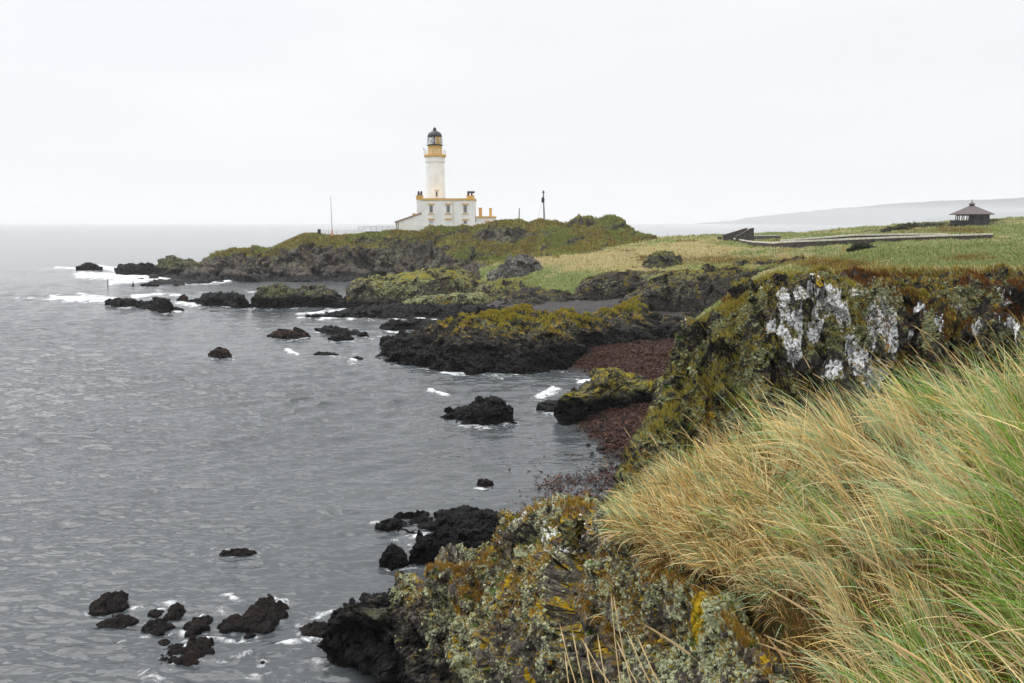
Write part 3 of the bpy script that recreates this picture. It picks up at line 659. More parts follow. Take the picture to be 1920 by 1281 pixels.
oW2, PW2, NW2 = beach('seaweed_beach', [[(1085, 905, ('z', -.5)), (1160, 960, ('z', -.2)), (1260, 1000, ('z', .6))], [(1140, 893, ('z', -.12)), (1172, 885, ('z', .12)), (1260, 890, ('z', 1.0))], [(1110, 846, ('z', -.18)), (1178, 850, ('z', .25)), (1270, 850, ('z', 1.0))], [(1060, 815, ('z', -.22)), (1150, 812, ('z', .3)), (1275, 800, ('z', 1.0))], [(1045, 790, ('z', -.12)), (1140, 775, ('z', .5)), (1290, 750, ('z', 1.2))], [(1100, 755, ('z', -.1)), (1170, 745, ('z', .7)), (1300, 720, ('z', 1.4))]], m_weed, .7, .20, 124)
beach('gravel_beach', [[(930, 606, ('z', -.3)), (1000, 606, ('z', -.1)), (1360, 606, ('z', .7))], [(920, 588, ('z', .5)), (1000, 592, ('z', .8)), (1360, 590, ('z', 1.2))], [(900, 575, ('z', 1.2)), (1000, 578, ('z', 1.4)), (1200, 574, ('z', 1.6)), (1440, 562, ('z', 1.9))], [(930, 566, ('z', 1.6)), (1200, 560, ('z', 2.0)), (1450, 545, ('z', 2.4))]], m_gravel, 2.5, .25, 127)

landridge('rock_outcrop', [(1726, 482), (1732, 473), (1750, 471), (1770, 470), (1800, 474), (1812, 480)], [(1726, 486), (1770, 487), (1812, 484)], I_([1726, 1812], [66, 66]), 2.5, m_grey, .8, .3, 131, an=(1, 1, 2))
landridge('rock_outcrop', [(1208, 490), (1222, 476), (1240, 471), (1258, 473), (1272, 482), (1278, 490)], [(1208, 495), (1240, 498), (1278, 494)], I_([1208, 1278], [128, 128]), 4, m_out, 1.3, .42, 133, an=(1, 1, 1))
# ------------------------------------------------------------------ separate rocks in the sea
def srock(sky, base, thick, mat, s, amp, seed, label, name='sea_rock', group=None, **kw):
    return ridge(name, sky, base, thick, mat, s, amp, seed, label=label, cat='rock', group=group, **kw)
srock([(142, 503), (150, 496), (165, 493), (180, 497), (191, 503)], [(142, 508), (191, 507)], 5, m_black, 1.6, .28, 201, 'low black rock farthest out beyond the headland tip')
srock([(216, 505), (222, 497), (240, 494), (258, 497), (275, 494), (290, 499), (297, 506)], [(216, 515), (235, 518), (265, 516), (297, 512)], 8, m_black, 2.2, .3, 203, 'double-humped black rock between the outermost rock and the headland')
srock([(288, 508), (300, 492), (312, 482), (322, 479), (340, 487), (358, 487), (372, 497), (380, 510)], [(288, 514), (330, 518), (380, 518)], 9, m_blackmoss, 2.2, .3, 205, 'green-topped rock just off the headland tip')
srock([(264, 534), (280, 530), (298, 533)], [(264, 537), (298, 537)], 2.5, m_black, .8, .3, 207, 'small flat black rock in the surf below the headland tip')
srock([(198, 567), (205, 561), (230, 560), (250, 560), (258, 567)], [(198, 572), (225, 577), (258, 575)], 4, m_black, 1.3, .3, 211, 'flat black rock at the seaward end of the reef')
srock([(250, 568), (262, 563), (280, 567), (287, 561), (310, 558), (320, 561), (323, 574)], [(250, 574), (285, 583), (310, 587), (323, 584)], 5, m_black, 1.4, .32, 213, 'square-ended black rock second along the reef')
srock([(318, 580), (328, 575), (338, 577), (345, 581)], [(318, 584), (345, 584)], 1.6, m_black, .6, .3, 215, 'small black rock at the foot of the square-ended reef rock')
srock([(331, 562), (337, 555), (345, 553), (353, 558), (354, 564)], [(331, 567), (354, 566)], 2, m_brownrock, .8, .25, 217, 'small reddish boulder behind the reef rocks')
srock([(354, 564), (372, 560), (378, 553), (400, 550), (425, 551), (440, 549), (455, 556), (464, 570)], [(354, 568), (385, 574), (420, 574), (445, 578), (464, 576)], 7, m_black, 1.8, .3, 219, 'broad black blocky rock in the middle of the reef')
srock([(462, 572), (476, 556), (482, 540), (500, 534), (522, 532), (545, 540), (556, 543), (570, 535), (600, 534), (620, 543), (634, 558), (660, 566), (690, 570)], [(462, 576), (510, 580), (560, 576), (630, 577), (690, 582)], 10, m_blackmoss, 2.2, .28, 221, 'large reef rock with two moss-green humps')
srock([(500, 627), (515, 623), (522, 619), (540, 618), (555, 618), (568, 623), (582, 630)], [(500, 632), (540, 636), (582, 633)], 4, m_brownrock, 1.0, .32, 223, 'low brown rock in the water left of its twin reef below the mound')
srock([(594, 616), (615, 612), (630, 615), (660, 621), (692, 630)], [(594, 621), (625, 629), (692, 632)], 4.5, m_black, 1.0, .32, 225, 'long flat black rock sloping down to the right off the promontory')
srock([(614, 634), (622, 629), (640, 627), (655, 631), (664, 635)], [(614, 638), (635, 641), (664, 637)], 2.2, m_black, .7, .3, 227, 'black rock against the front of the long flat sloping rock')
srock([(390, 663), (398, 657), (410, 653), (422, 657), (434, 668)], [(390, 666), (410, 672), (434, 671)], 2.4, m_brownrock, .7, .3, 229, 'lone brown boulder in open water of the bay')
srock([(588, 664), (597, 661), (607, 661), (620, 664), (634, 664)], [(588, 666), (634, 666)], 1.6, m_black, .5, .3, 231, 'thin dark rock barely above water left of the promontory')
srock([(660, 672), (668, 669), (678, 670), (681, 673)], [(660, 675), (681, 675)], 1.2, m_black, .4, .3, 233, 'tiny dark rock next to the promontory tip')
srock([(712, 612), (730, 604), (765, 600), (800, 601), (845, 603), (880, 606)], [(712, 616), (740, 621), (790, 620), (880, 618)], 6, m_black, 1.3, .3, 235, 'long low black rock lying behind the promontory')
srock([(829, 780), (838, 772), (852, 767), (883, 765), (887, 756), (907, 756), (920, 750), (941, 755), (947, 771), (962, 774), (970, 789)], [(829, 784), (850, 790), (890, 796), (930, 797), (970, 794)], 4.2, m_black, 1.1, .34, 237, 'big black rock with a knobbly hump standing alone in the cove')
srock([(1004, 766), (1008, 755), (1030, 753), (1056, 754), (1062, 762)], [(1004, 769), (1030, 772), (1062, 770)], 2.5, m_black, 1.0, .12, 239, 'flat-topped black slab reaching out from the mossy boulder')
srock([(1194, 770), (1204, 745), (1213, 737), (1230, 740), (1250, 742)], [(1194, 778), (1220, 780), (1250, 776)], 2.5, m_cliff3, 1.0, .25, 243, 'grey pointed boulder wedged between the mossy boulder and the cliff')
ridge('mossy_boulder', [(1048, 762), (1055, 752), (1068, 740), (1090, 731), (1110, 720), (1123, 703), (1135, 696), (1147, 692), (1160, 699), (1172, 706), (1202, 710), (1215, 716), (1235, 712), (1255, 705)], [(1048, 790), (1060, 798), (1127, 790), (1213, 782), (1255, 780)], 9, rock_mat('mossy_boulder', .9, dark=(.02, .018, .015), light=(.09, .08, .06), wet=(1.2, 1.75), lichen=.6, lich_col=(.17, .165, .07), lich_z=(1.2, 1.8), yellow=.42, yel_col=(.27, .21, .012), grass=(.74, .95, 1.8, 2.6), gcols=G_MOSS, bump=.05), 1.7, .24, 245, bulge=.5, label='large boulder with yellow-green moss on its back at the edge of the seaweed beach', cat='rock')
# near group
srock([(705, 989), (720, 985), (750, 978), (800, 975), (830, 970), (860, 967), (883, 962), (903, 970), (918, 968), (935, 968), (950, 982), (964, 1000)], [(705, 991), (760, 998), (800, 1004), (870, 1008), (964, 1012)], 3.4, m_black, .8, .3, 251, 'long black slab rock behind the lichen-covered ledge')
srock([(768, 1040), (785, 1015), (800, 1006), (840, 1000), (880, 998), (920, 996), (960, 1002), (985, 1020)], [(768, 1058), (800, 1064), (840, 1070), (910, 1075), (985, 1075)], 2.8, m_black, .8, .3, 253, 'heavy black rock between the long slab and the lichen-covered ledge')
srock([(710, 1050), (716, 1034), (726, 1026), (738, 1028), (755, 1036), (765, 1046)], [(710, 1058), (735, 1066), (765, 1060)], 1.2, m_black, .5, .28, 255, 'small rounded black boulder left of the heavy black rock')
srock([(894, 905), (900, 900), (915, 899), (924, 903)], [(894, 910), (908, 914), (924, 910)], .8, m_brownrock, .35, .25, 257, 'lone small boulder in the cove near floating seaweed')
srock([(996, 962), (1020, 956), (1060, 955), (1095, 953), (1140, 952)], [(996, 972), (1040, 980), (1140, 985)], 2.2, m_black, .9, .2, 259, 'smooth dark slab edged with red seaweed beside the ledge')
NEAR = 'jagged brown skerries in the near water'
m_reef = rock_mat('skerry', .45, dark=(.004, .0035, .0035), light=(.020, .0165, .0155), wet=(-.2, .22), lichen=0, yellow=0, rust=.1, bump=.05)
def reef(x0, x1, y0, y1, H, seed, label, s=.34, dip=(.5, -.25), group=NEAR, mat=None, turn=0.0):
    """a low broken rock awash: tilted slabs, cut off irregularly by the water"""
    c = WZ((x0 + x1) / 2, (y0 + y1) / 2, .05); rx = abs(WZ(x1, (y0 + y1) / 2)[0] - WZ(x0, (y0 + y1) / 2)[0]) / 2; ry = abs(WZ(960, y0 + 3)[1] - WZ(960, y1)[1]) / 2
    n = int(np.clip((x1 - x0) * 1.1, 30, 120)); u, v = np.meshgrid(np.linspace(-1.35, 1.35, n), np.linspace(-1.35, 1.35, n))
    a_, b_ = u * math.cos(turn) - v * math.sin(turn), u * math.sin(turn) + v * math.cos(turn)
    P = np.stack([c[0] + u * rx, c[1] + v * ry, u * 0], -1); q = P + .12 * np.stack([fbm(P / .3, 2, seed), fbm(P / .3 + 5, 2, seed + 1), u * 0], -1)
    f1, c1 = facet(q, s * 1.6, seed); f2, c2 = facet(q, s * .6, seed + 2); f3, _ = facet(q, s * .25, seed + 4)
    r = np.hypot(a_, b_) + .45 * fbm(P / (rx * .8), 3, seed + 5); env = 1 - sstep(r, .25, 1.15)
    slab = pnoise(np.stack([(P[..., 0] * dip[0] + P[..., 1] * dip[1]) / s * 1.3, P[..., 0] / s * .15, P[..., 1] / s * .15], -1), seed + 7)
    z = .42 * H * (env * 1.25 - .30) + env * (.2 * f1 + .3 * f2 + .4 * f3) * min(1, H / .35) + .22 * H * slab * env - .05 * (1 - sstep(c1, 0, .15)) * env
    P[..., 2] = np.maximum(z - .7 * (1 - sstep(env, .02, .4)), -.9); P[..., 1] += .25 * z
    BASES.append((np.linspace(x0, x1, 9), np.full(9, y0 + (y1 - y0) * .75))); BASES.append((np.linspace(x0, x1, 9), np.full(9, y0 + (y1 - y0) * .15)))
    return finish('sea_rock', P, mat or m_reef, label=label, cat='rock', group=group)
reef(398, 486, 1028, 1044, .30, 261, 'brown rock barely awash in open water above the near skerries', group=None)
reef(162, 252, 1106, 1158, .55, 271, 'ledged brown skerry farthest left in the near water', dip=(.05, 1))
reef(176, 266, 1148, 1180, .28, 273, 'flat awash skerry directly in front of the ledged leftmost skerry', dip=(.2, 1))
reef(268, 310, 1138, 1156, .22, 275, 'tiny skerry behind the pair of rounded middle skerries')
reef(262, 326, 1154, 1196, .42, 277, 'dark low skerry in the middle, left of the round-headed one')
reef(304, 352, 1130, 1168, .45, 279, 'round-headed skerry with a tail trailing to the right', turn=.6)
reef(342, 396, 1148, 1190, .32, 280, 'slanting dark tail of rock trailing from the round-headed skerry', turn=.6)
reef(296, 348, 1200, 1254, .34, 282, 'low slabby skerry leaning against the left of the peaked block')
reef(332, 406, 1190, 1258, .68, 281, 'largest skerry of the near water, a peaked block nearest the frame bottom')
reef(292, 322, 1194, 1212, .2, 283, 'little skerry touching the back of the peaked block')
reef(440, 546, 1112, 1188, .62, 285, 'broad rubbly skerry right of the round-headed one', dip=(.7, .7))
reef(404, 484, 1152, 1182, .30, 287, 'low dark skerry at the left foot of the broad rubbly skerry')
reef(455, 480, 1182, 1194, .16, 288, 'tiny rock awash in front of the broad rubbly skerry')
reef(482, 502, 1236, 1248, .16, 290, 'tiny rock awash alone right of the peaked block')
reef(556, 644, 1164, 1194, .36, 289, 'flat black skerry touching the tip of the lichen-covered ledge')
srock([(615, 1165), (628, 1152), (650, 1146), (670, 1150), (690, 1158)], [(615, 1178), (650, 1184), (690, 1184)], 1.6, m_black, .5, .3, 291, 'black rock tucked behind the tip of the lichen-covered ledge')
print('rocks', time.time() - T0)

# ================================================================== NEAR CLIFF
m_near = rock_mat('near_cliff', .75, dark=(.012, .011, .010), light=(.07, .063, .055), wet=(-3, -2), lichen=.50, lich_col=(.16, .165, .082), lich_z=(3, 5), yellow=.06, white=.62, white_z=(6.4, 8.2), orange=.1, green=.12, grass=(.66, .86, 4.5, 6.0), gcols=((.04, .02, .006), (.11, .065, .008), (.13, .10, .012), (.17, .15, .02)), bump=.05, brown_top=.64)
nH = 640
def H_row(pts): return row(pts, nH)
r_b0 = H_row([(1080, 1010, 12.0), (1150, 1060, 12.5), (1300, 1060, 15), (1500, 1000, 17), (1700, 900, 17.5), (1990, 860, 17), (2300, 860, 16)])
r_b1 = H_row([(1128, 968, 13.0), (1165, 955, 14.8), (1260, 930, 18.0), (1380, 900, 19.6), (1520, 850, 20.0), (1700, 770, 19.8), (1940, 750, 19.2), (2300, 740, 18)])
r_b2 = H_row([(1170, 890, 17.2), (1195, 870, 18.6), (1270, 820, 20.4), (1380, 780, 20.7), (1520, 745, 20.7), (1700, 695, 20.4), (1930, 665, 19.8), (2300, 660, 19)])
r_m = H_row([(1216, 815, 20.6), (1240, 765, 21.2), (1290, 715, 21.4), (1390, 670, 21.2), (1520, 640, 21.1), (1700, 612, 20.8), (1930, 602, 20.2), (2300, 600, 19.4)])
r_t1 = H_row([(1268, 700, 22.0), (1290, 648, 22.1), (1340, 613, 22.0), (1400, 578, 21.8), (1450, 560, 21.6), (1530, 554, 21.4), (1700, 560, 21.1), (1930, 562, 20.6), (2300, 560, 19.8)])
r_t2 = H_row([(1283, 664, 22.7), (1308, 623, 22.8), (1352, 584, 22.7), (1400, 555, 22.4), (1440, 538, 22.2), (1530, 534, 22.0), (1700, 538, 21.6), (1930, 540, 21.2), (2300, 540, 20.3)])
r_c = H_row([(1292, 650, 24.5), (1314, 616, 24.5), (1366, 569, 24.5), (1410, 548, 24.3), (1462, 526, 24.0), (1530, 523, 23.8), (1700, 523, 23.4), (1930, 523, 23), (2300, 520, 22)])
r_k = r_c.copy(); r_k[:, 1] += 3; r_k[:, 2] -= np.interp(np.linspace(0, 1, nH), [0, .12, .2, 1], [2.5, .6, .12, .1])
r_e = r_c.copy(); r_e[:, 1] += 7; r_e[:, 2] -= np.interp(np.linspace(0, 1, nH), [0, .12, .2, 1], [6, 2.4, 1.5, 1.2])
P = cr_rows([r_b0, r_b1, r_b2, r_m, r_t1, r_t2, r_c, r_k, r_e], [14, 34, 46, 50, 22, 14, 8, 6])
zf = sstep(P[..., 2], 3, 5); steep = np.clip(1 - sstep(P[..., 1], 22.2, 24.0), 0, 1)
P = rough(P, 1.15, .42, 131, (1.5, 1.0, .16), 1.0, .35, mask=.25 + .75 * steep)
P = rough(P, .5, .42, 135, (1.3, 1.1, .45), 1.0, .25, mask=.25 + .75 * steep)
whH = spots([(1478, 548, 42, 14), (1475, 588, 20, 28), (1455, 612, 14, 14), (1490, 640, 22, 40), (1540, 590, 15, 60), (1580, 600, 14, 40), (1637, 600, 17, 62), (1640, 655, 24, 40), (1690, 640, 28, 26), (1560, 690, 20, 22), (1640, 705, 40, 30), (1330, 630, 9, 9), (1800, 575, 16, 18), (1722, 577, 14, 12), (1880, 565, 22, 26), (1840, 610, 16, 22), (1610, 548, 16, 6), (1520, 548, 30, 8), (1600, 650, 10, 30), (1560, 560, 12, 24), (1670, 585, 12, 40), (1760, 610, 14, 24), (1900, 610, 12, 26)], pix(P), 1.15, 1)
oH, PH, NH = finish('near_cliff', P, m_near, 'structure', attrs={'guano': whH})

# ================================================================== FOREGROUND LEDGE
m_fore = rock_mat('ledge', .42, dark=(.014, .013, .012), light=(.15, .13, .105), wet=(1.4, 2.8), lichen=.50, lich_col=(.29, .305, .18), lich_z=(1.4, 2.4), yellow=.20, yel_col=(.33, .22, .012), discs=.28, orange=.08, green=.10, grass=(.84, 1.04, 2.4, 3.4), gcols=((.07, .035, .006), (.19, .10, .008), (.17, .12, .012), (.11, .12, .012)), bump=.035)
nI = 620
f_c = row([(608, 1226, 22.4), (620, 1192, 22.9), (660, 1156, 23.0), (703, 1122, 22.6), (723, 1110, 22.4), (760, 1096, 21.8), (766, 1104, 21.5), (833, 1060, 21.0), (883, 1046, 20.4), (900, 1034, 20), (922, 1034, 19.6), (938, 1042, 19.2), (942, 1022, 19), (953, 1012, 18.6), (993, 989, 17.6), (1010, 977, 17.3), (1043, 977, 16.8), (1117, 981, 14.8), (1135, 992, 11.5), (1200, 1018, 8.6), (1326, 1092, 7.3), (1428, 1200, 6.2), (1478, 1290, 5.2), (1506, 1370, 4.5)], nI)
f_t = row([(611, 1227, 22.2), (650, 1180, 22.2), (700, 1140, 21.9), (760, 1112, 21.2), (833, 1085, 20.2), (900, 1065, 19.2), (940, 1058, 18.2), (1000, 1030, 16.2), (1050, 1010, 14.5), (1117, 1000, 12.0), (1150, 1012, 9.6), (1200, 1042, 8.4), (1326, 1118, 7.2), (1428, 1226, 6.0), (1506, 1390, 4.5)], nI)
f_m = row([(612, 1228, 22.1), (650, 1205, 21.7), (700, 1175, 21.2), (760, 1155, 20.5), (833, 1140, 19.4), (900, 1130, 18.2), (960, 1115, 15.8), (1010, 1100, 13.2), (1060, 1090, 11.2), (1120, 1090, 9.6), (1200, 1110, 8.2), (1326, 1150, 7.1), (1428, 1240, 5.9), (1506, 1400, 4.5)], nI)
f_l = row([(614, 1230, 21.9), (650, 1222, 21.2), (700, 1210, 20.6), (760, 1205, 19.8), (833, 1200, 18.6), (900, 1200, 17.0), (960, 1205, 14.2), (1010, 1210, 11.8), (1060, 1215, 10.2), (1120, 1215, 9.0), (1200, 1235, 7.9), (1326, 1270, 6.9), (1428, 1330, 5.8), (1506, 1480, 4.4)], nI)
f_b = row([(612, 1238, 'w'), (640, 1262, 'w'), (700, 1300, 'w'), (760, 1330, 19.0), (833, 1360, 17.0), (900, 1390, 15), (960, 1420, 12.5), (1010, 1420, 10.8), (1060, 1420, 9.4), (1120, 1420, 8.4), (1200, 1440, 7.4), (1326, 1480, 6.5), (1428, 1530, 5.5), (1506, 1650, 4.2)], nI)
for R_ in (f_t, f_m, f_l, f_b):
    k_ = 1 - .045 * sstep(pix(R_)[0], 1120, 1200); R_[:] = np.array([0, 0, H0]) + (R_ - np.array([0, 0, H0])) * k_[:, None]
f_0 = f_b.copy(); f_0[:, 2] -= 2.5; f_0[:, 1] -= .6
f_k = f_c.copy(); f_k[:, 1] += 1.4; f_k[:, 2] -= .7; f_e = f_c.copy(); f_e[:, 1] += 3; f_e[:, 2] = np.minimum(f_e[:, 2] - 2.5, np.maximum(-.6, f_e[:, 2] - 4))
P = cr_rows([f_0, f_b, f_l, f_m, f_t, f_c, f_k, f_e], [6, 40, 56, 56, 48, 10, 8])
sz = np.interp(np.arange(nI) / nI, [0, .5, .62, 1], [1, 1, .5, .32])[None, :] * np.ones(P.shape[:2])
P = rough(P, 1.7, .36, 141, (1, 1, 1.3), 1.0, .35, mask=sz, strata=-.8, sdir=(.18, .1, 1.15)); P = rough(P, .5, .42, 145, (1, 1, 1.4), 1.0, .2, mask=sz); P = rough(P, .16, .36, 149, (1, 1, 1), 1.0, .2)
oI, PI_, NI = finish('rock_ledge', P, m_fore, 'structure'); BASES.append((np.array([606, 612, 640, 700]), np.array([1228, 1240, 1264, 1302])))
print('near rock', time.time() - T0)

# ================================================================== GRASS BANK
BK = np.array([(-1, -2, 10.4), (0, 0, 10.25), (0.3, 2, 9.75), (2, 1, 10.35), (3, 3, 10.2), (1.4, 3, 9.75), (1.4, 4.5, 9.2), (1.8, 6, 9.0), (1.45, 7.5, 8.9), (1.2, 8.6, 8.8), (2, 9, 8.95), (2.1, 6.5, 9.3), (2.3, 5, 9.7), (2.94, 5, 9.95), (3, 9, 9.2), (3.66, 8.5, 9.68), (4, 8, 9.95), (4.5, 7.5, 10.15), (6, 8, 10.3), (9, 8, 10.4), (5, 5, 10.3), (5, 2, 10.6), (9, 3, 10.8), (3, 7, 9.6), (5, 10, 9.4), (9, 11, 9.8), (-2, -4, 10.5), (6, -3, 11)], float)
bw_ = tps_fit(BK[:, :2], BK[:, 2], .002)
def bank_z(X, Y): return tps_eval(bw_, BK[:, :2], X, Y)
BEDGE = np.array([(-2.4, -4), (-1.3, -1), (-.5, .6), (.35, 2.2), (1.3, 3.4), (1.66, 4.5), (2.02, 6), (1.78, 7), (1.38, 8), (1.12, 8.9), (1.35, 9.7), (2.5, 10.2), (5, 10.8), (9, 11.6), (14, 12), (14, -4)], float)
gx, gy = np.meshgrid(np.linspace(-2.6, 11, 240), np.linspace(-3.5, 12.5, 260)); bsd = signed(gx, gy, BEDGE)
gz_ = bank_z(gx, gy); P3b = np.stack([gx, gy, gx * 0], -1); gz_ = gz_ + .07 * fbm(P3b / .8, 3, 151)
gz_ = np.where(bsd > 0, gz_, gz_ + np.clip((bsd - .1) * 30, -5, 0)) - .12 * np.exp(-np.abs(bsd) / .15)
PJ = np.stack([gx, gy, gz_], -1)
m_soil = rock_mat('bank soil', .35, dark=(.010, .008, .005), light=(.04, .03, .016), wet=(-3, -2), lichen=.1, yellow=0, grass=(.2, .5, 0, 1), gcols=((.03, .016, .005), (.06, .034, .008), (.045, .04, .010), (.08, .05, .014)), bump=.04)
oJ, PJ, NJ = finish('grass_bank', PJ, m_soil, 'structure')

STRAW, GOLD, BLUE, GREEN, BROWN = (.90, .72, .38), (.68, .46, .15), (.38, .52, .28), (.17, .40, .03), (.14, .065, .015)
def marram(n, wgt, Lr, table, wind, wsd, a0r, a1r, width, nseg=7, fan=0.0, centre=None, per=14, spread=.05, rootmix=.55):
    """blades grow in bunches: `per` blades from each root crown, bowing roughly the same way"""
    nt = max(1, n // per); T_, _ = pick(PJ, NJ, wgt, nt); k = np.repeat(np.arange(nt), per); n = len(k)
    Q = T_[k] + np.c_[rng.normal(0, spread, (n, 2)), np.zeros(n)]
    cl = fbm(np.c_[T_[:, :2] / .9, np.zeros(nt)], 3, 161)
    ht = wind + rng.normal(0, wsd * .6, nt) + cl * .5
    if centre is not None:
        o_ = np.arctan2(T_[:, 1] - centre[1], T_[:, 0] - centre[0]); ht = np.where(rng.random(nt) < fan, o_ + rng.normal(0, .4, nt), ht)
    head = ht[k] + rng.normal(0, wsd * .7, n)
    b_ = signed(T_[:, 0], T_[:, 1], BEDGE)
    L = rng.uniform(*Lr, n) * ((1 + .3 * cl) * rng.uniform(.55, 1.25, nt) * np.clip(.38 + .5 * b_, .38, 1))[k]
    c = table(T_[k], n)
    croot = c * (1 - rootmix) + np.array(BROWN) * rootmix
    w = width * rng.lognormal(0, .38, n) * np.clip(Q[:, 1] / 6, .75, 1.5)
    tl = rng.uniform(.5, 1.3, nt)[k] * rng.uniform(.8, 1.25, n)
    return blades(Q - np.array([0, 0, .03]), head, L, w, rng.uniform(*a0r, n) * tl, rng.uniform(*a1r, n) * tl, nseg, croot, c)
def tab_main(Q, n):
    s = fbm(np.c_[Q[:, :2] / 1.3, np.zeros(n)], 3, 171); g = fbm(np.c_[Q[:, :2] / 1.0 + 7, np.zeros(n)], 3, 175)
    r = rng.random(n) + s * .5
    c = np.where((r < .38)[:, None], colmix(n, [(1, BLUE)]), np.where((r < .80)[:, None], colmix(n, [(1, STRAW)]), colmix(n, [(1, GOLD)])))
    g = g + .26 * sstep(Q[:, 0] - .45 * Q[:, 1], .2, 1.1); return np.where(((g > .22) & (rng.random(n) < .6))[:, None], colmix(n, [(1, GREEN), (1, (.15, .25, .05))]), c)
def tab_tuft(Q, n):
    s = fbm(np.c_[Q[:, :2] / .8, np.zeros(n)], 3, 181); r = rng.random(n) + s * .5
    return np.where((r < .28)[:, None], colmix(n, [(2, BLUE), (1, (.16, .20, .06))]), np.where((r < .55)[:, None], colmix(n, [(1, STRAW)]), colmix(n, [(2, GOLD), (2, (.25, .14, .035)), (1, BROWN)])))
def tab_under(Q, n): return colmix(n, [(4, BROWN), (1, GOLD), (3, (.08, .075, .015)), (1, (.06, .13, .015)), (2, (.08, .035, .01))])
inb = (bsd > .02) * (gy > .4) * (gx < 7.5)
dist = np.hypot(gx, gy); ba = 1.0 / np.maximum(dist, 1.3) ** 1.1       # denser where it stands nearer
right = inb * sstep(gx - .22 * gy, .15, 1.1) * ba * sstep(bsd, .0, .3)
left = inb * (1 - sstep(gx - .22 * gy, .2, 1.1)) * sstep(gy, 5.5, 7) * ba
edgew = inb * np.exp(-bsd / .35) * sstep(gy, 5.5, 6.8) * ba
gp = []
gp.append(marram(22000, right, (.55, 1.0), tab_main, math.pi * .96, .40, (.15, .75), (1.0, 1.9), .0062, per=34, spread=.045))
gp.append(marram(5000, right, (.5, .9), tab_main, math.pi * .9, .9, (.0, .5), (.5, 1.5), .0058, per=20))
gp.append(marram(21000, left, (.5, .92), tab_tuft, math.pi * .95, .8, (0, .5), (.6, 1.8), .0055, fan=.5, centre=(1.9, 7.8), per=26))
gp.append(marram(9000, edgew + 1e-12, (.5, .95), tab_tuft, math.pi * 1.05, .5, (.6, 1.2), (1.7, 2.4), .0050))
gp.append(marram(50000, (bsd > -.22) * (gy > .4) * (gx < 7.5) * ba * (1 + 2 * np.exp(-np.abs(bsd) / .2) + 14 * (np.abs(bsd - .05) < .1) * (gy < 7)), (.2, .46), tab_under, math.pi, 1.4, (0, .8), (.4, 1.8), .0060, nseg=4, per=5))
gp.append(marram(5200, right + left, (.35, .8), lambda Q, n: colmix(n, [(3, STRAW), (2, (.55, .40, .20)), (1, BROWN), (1, GREEN)]), math.pi, 1.7, (.1, 1.1), (.9, 2.5), .0056, per=5))
V_, F_, C_ = join(gp); o = np_mesh('marram_grass', V_, F_, M_LEAF, True, C_); tag(o, 'tall straw and blue-green marram grass bowed to the left by the wind on the near bank', 'grass', kind='stuff')

# seed heads: slim spikes on their stalks, one mass with their stems
def spikes(n, wgt, Lr):
    Q, _ = pick(PJ, NJ, wgt, n); out = []
    head = math.pi * .95 + rng.normal(0, .4, n); L = rng.uniform(*Lr, n); a0 = rng.uniform(.05, .5, n); a1 = rng.uniform(.5, 1.4, n)
    c = colmix(n, [(2, (.60, .47, .27)), (1, (.50, .36, .17))])
    out.append(blades(Q, head, L, np.full(n, .0042), a0, a1, 7, c * .8, c))
    p = Q.astype(float).copy(); h = np.stack([np.cos(head), np.sin(head), 0 * head], -1); nseg = 7; ps = []
    for k in range(nseg + 1):
        a = a0 + (a1 - a0) * k / nseg; tan = np.cos(a)[:, None] * [0, 0, 1] + np.sin(a)[:, None] * h; ps.append((p.copy(), a.copy())); p = p + tan * (L / nseg)[:, None]
    for t_ in range(3):       # three crossed slim leaves make the spike
        st, a = ps[6]; out.append(blades(st, head, L * .15, np.full(n, .009), a, a + .1, 5, c * 1.0, c * 1.05, twist=np.full(n, t_ * 1.05)))
    return out
V_, F_, C_ = join(spikes(600, right + left * .8, (.8, 1.2))); o = np_mesh('grass_seed_heads', V_, F_, M_LEAF, True, C_); tag(o, 'pale seed heads standing among the marram grass', 'grass', kind='stuff')

# ================================================================== MOSS TUFTS, LICHEN AND SEAWEED ON THE ROCK
def smooth_noise(P, s, seed): return fbm(P / s, 4, seed)
parts = []
w = (1 - .8 * whH) * sstep(NH[..., 2] + .7 * smooth_noise(PH, .9, 191), .5, .85) * sstep(PH[..., 2], 4.5, 6.5) * (np.arange(PH.shape[0]) < PH.shape[0] - 10)[:, None]
def tabH(Q):
    n = len(Q); s = fbm(Q / 2.2, 3, 195) + .6 * sstep(Q[:, 0], 7, 12) - .36; r = rng.random(n) * .5 + s
    a = colmix(n, [(2, (.20, .15, .02)), (2, (.26, .22, .04)), (1, (.16, .17, .03))]); b_ = colmix(n, [(2, (.12, .045, .010)), (1, (.17, .075, .014)), (1, (.07, .03, .008))]); return np.where((r > .3)[:, None], b_, a)
parts.append(cover('', PH, NH, w, 60000, lambda Q: np.full(len(Q), .13), tabH, wf=.05))
top = sstep(PH[..., 1], 22.4, 23.2) * sstep(PH[..., 2], 6, 8)
parts.append(cover('', PH, NH, top * (PH[..., 1] < 25.5), 22000, lambda Q: np.full(len(Q), .17), tabH, wf=.05))
w = sstep(NI[..., 2] + .7 * smooth_noise(PI_, .8, 197), .55, .8) * sstep(PI_[..., 2], 2.2, 3.4) * sstep(-np.abs(np.arange(PI_.shape[0])[:, None] - 130), -85, -60) * (1 - .8 * sstep(pix(PI_)[0], 1180, 1260))
def tabI(Q):
    n = len(Q); s = fbm(Q / .8, 3, 199); a = colmix(n, [(3, (.24, .13, .014)), (2, (.30, .19, .03)), (1, (.16, .13, .02)), (1, (.15, .06, .012))]); g_ = colmix(n, [(1, (.06, .14, .012)), (1, (.10, .15, .02))]); return np.where((s > .3)[:, None], g_, a)
parts.append(cover('', PI_, NI, w + 1e-9, 26000, lambda Q: .05 + .004 * Q[:, 1], tabI, wf=.06))
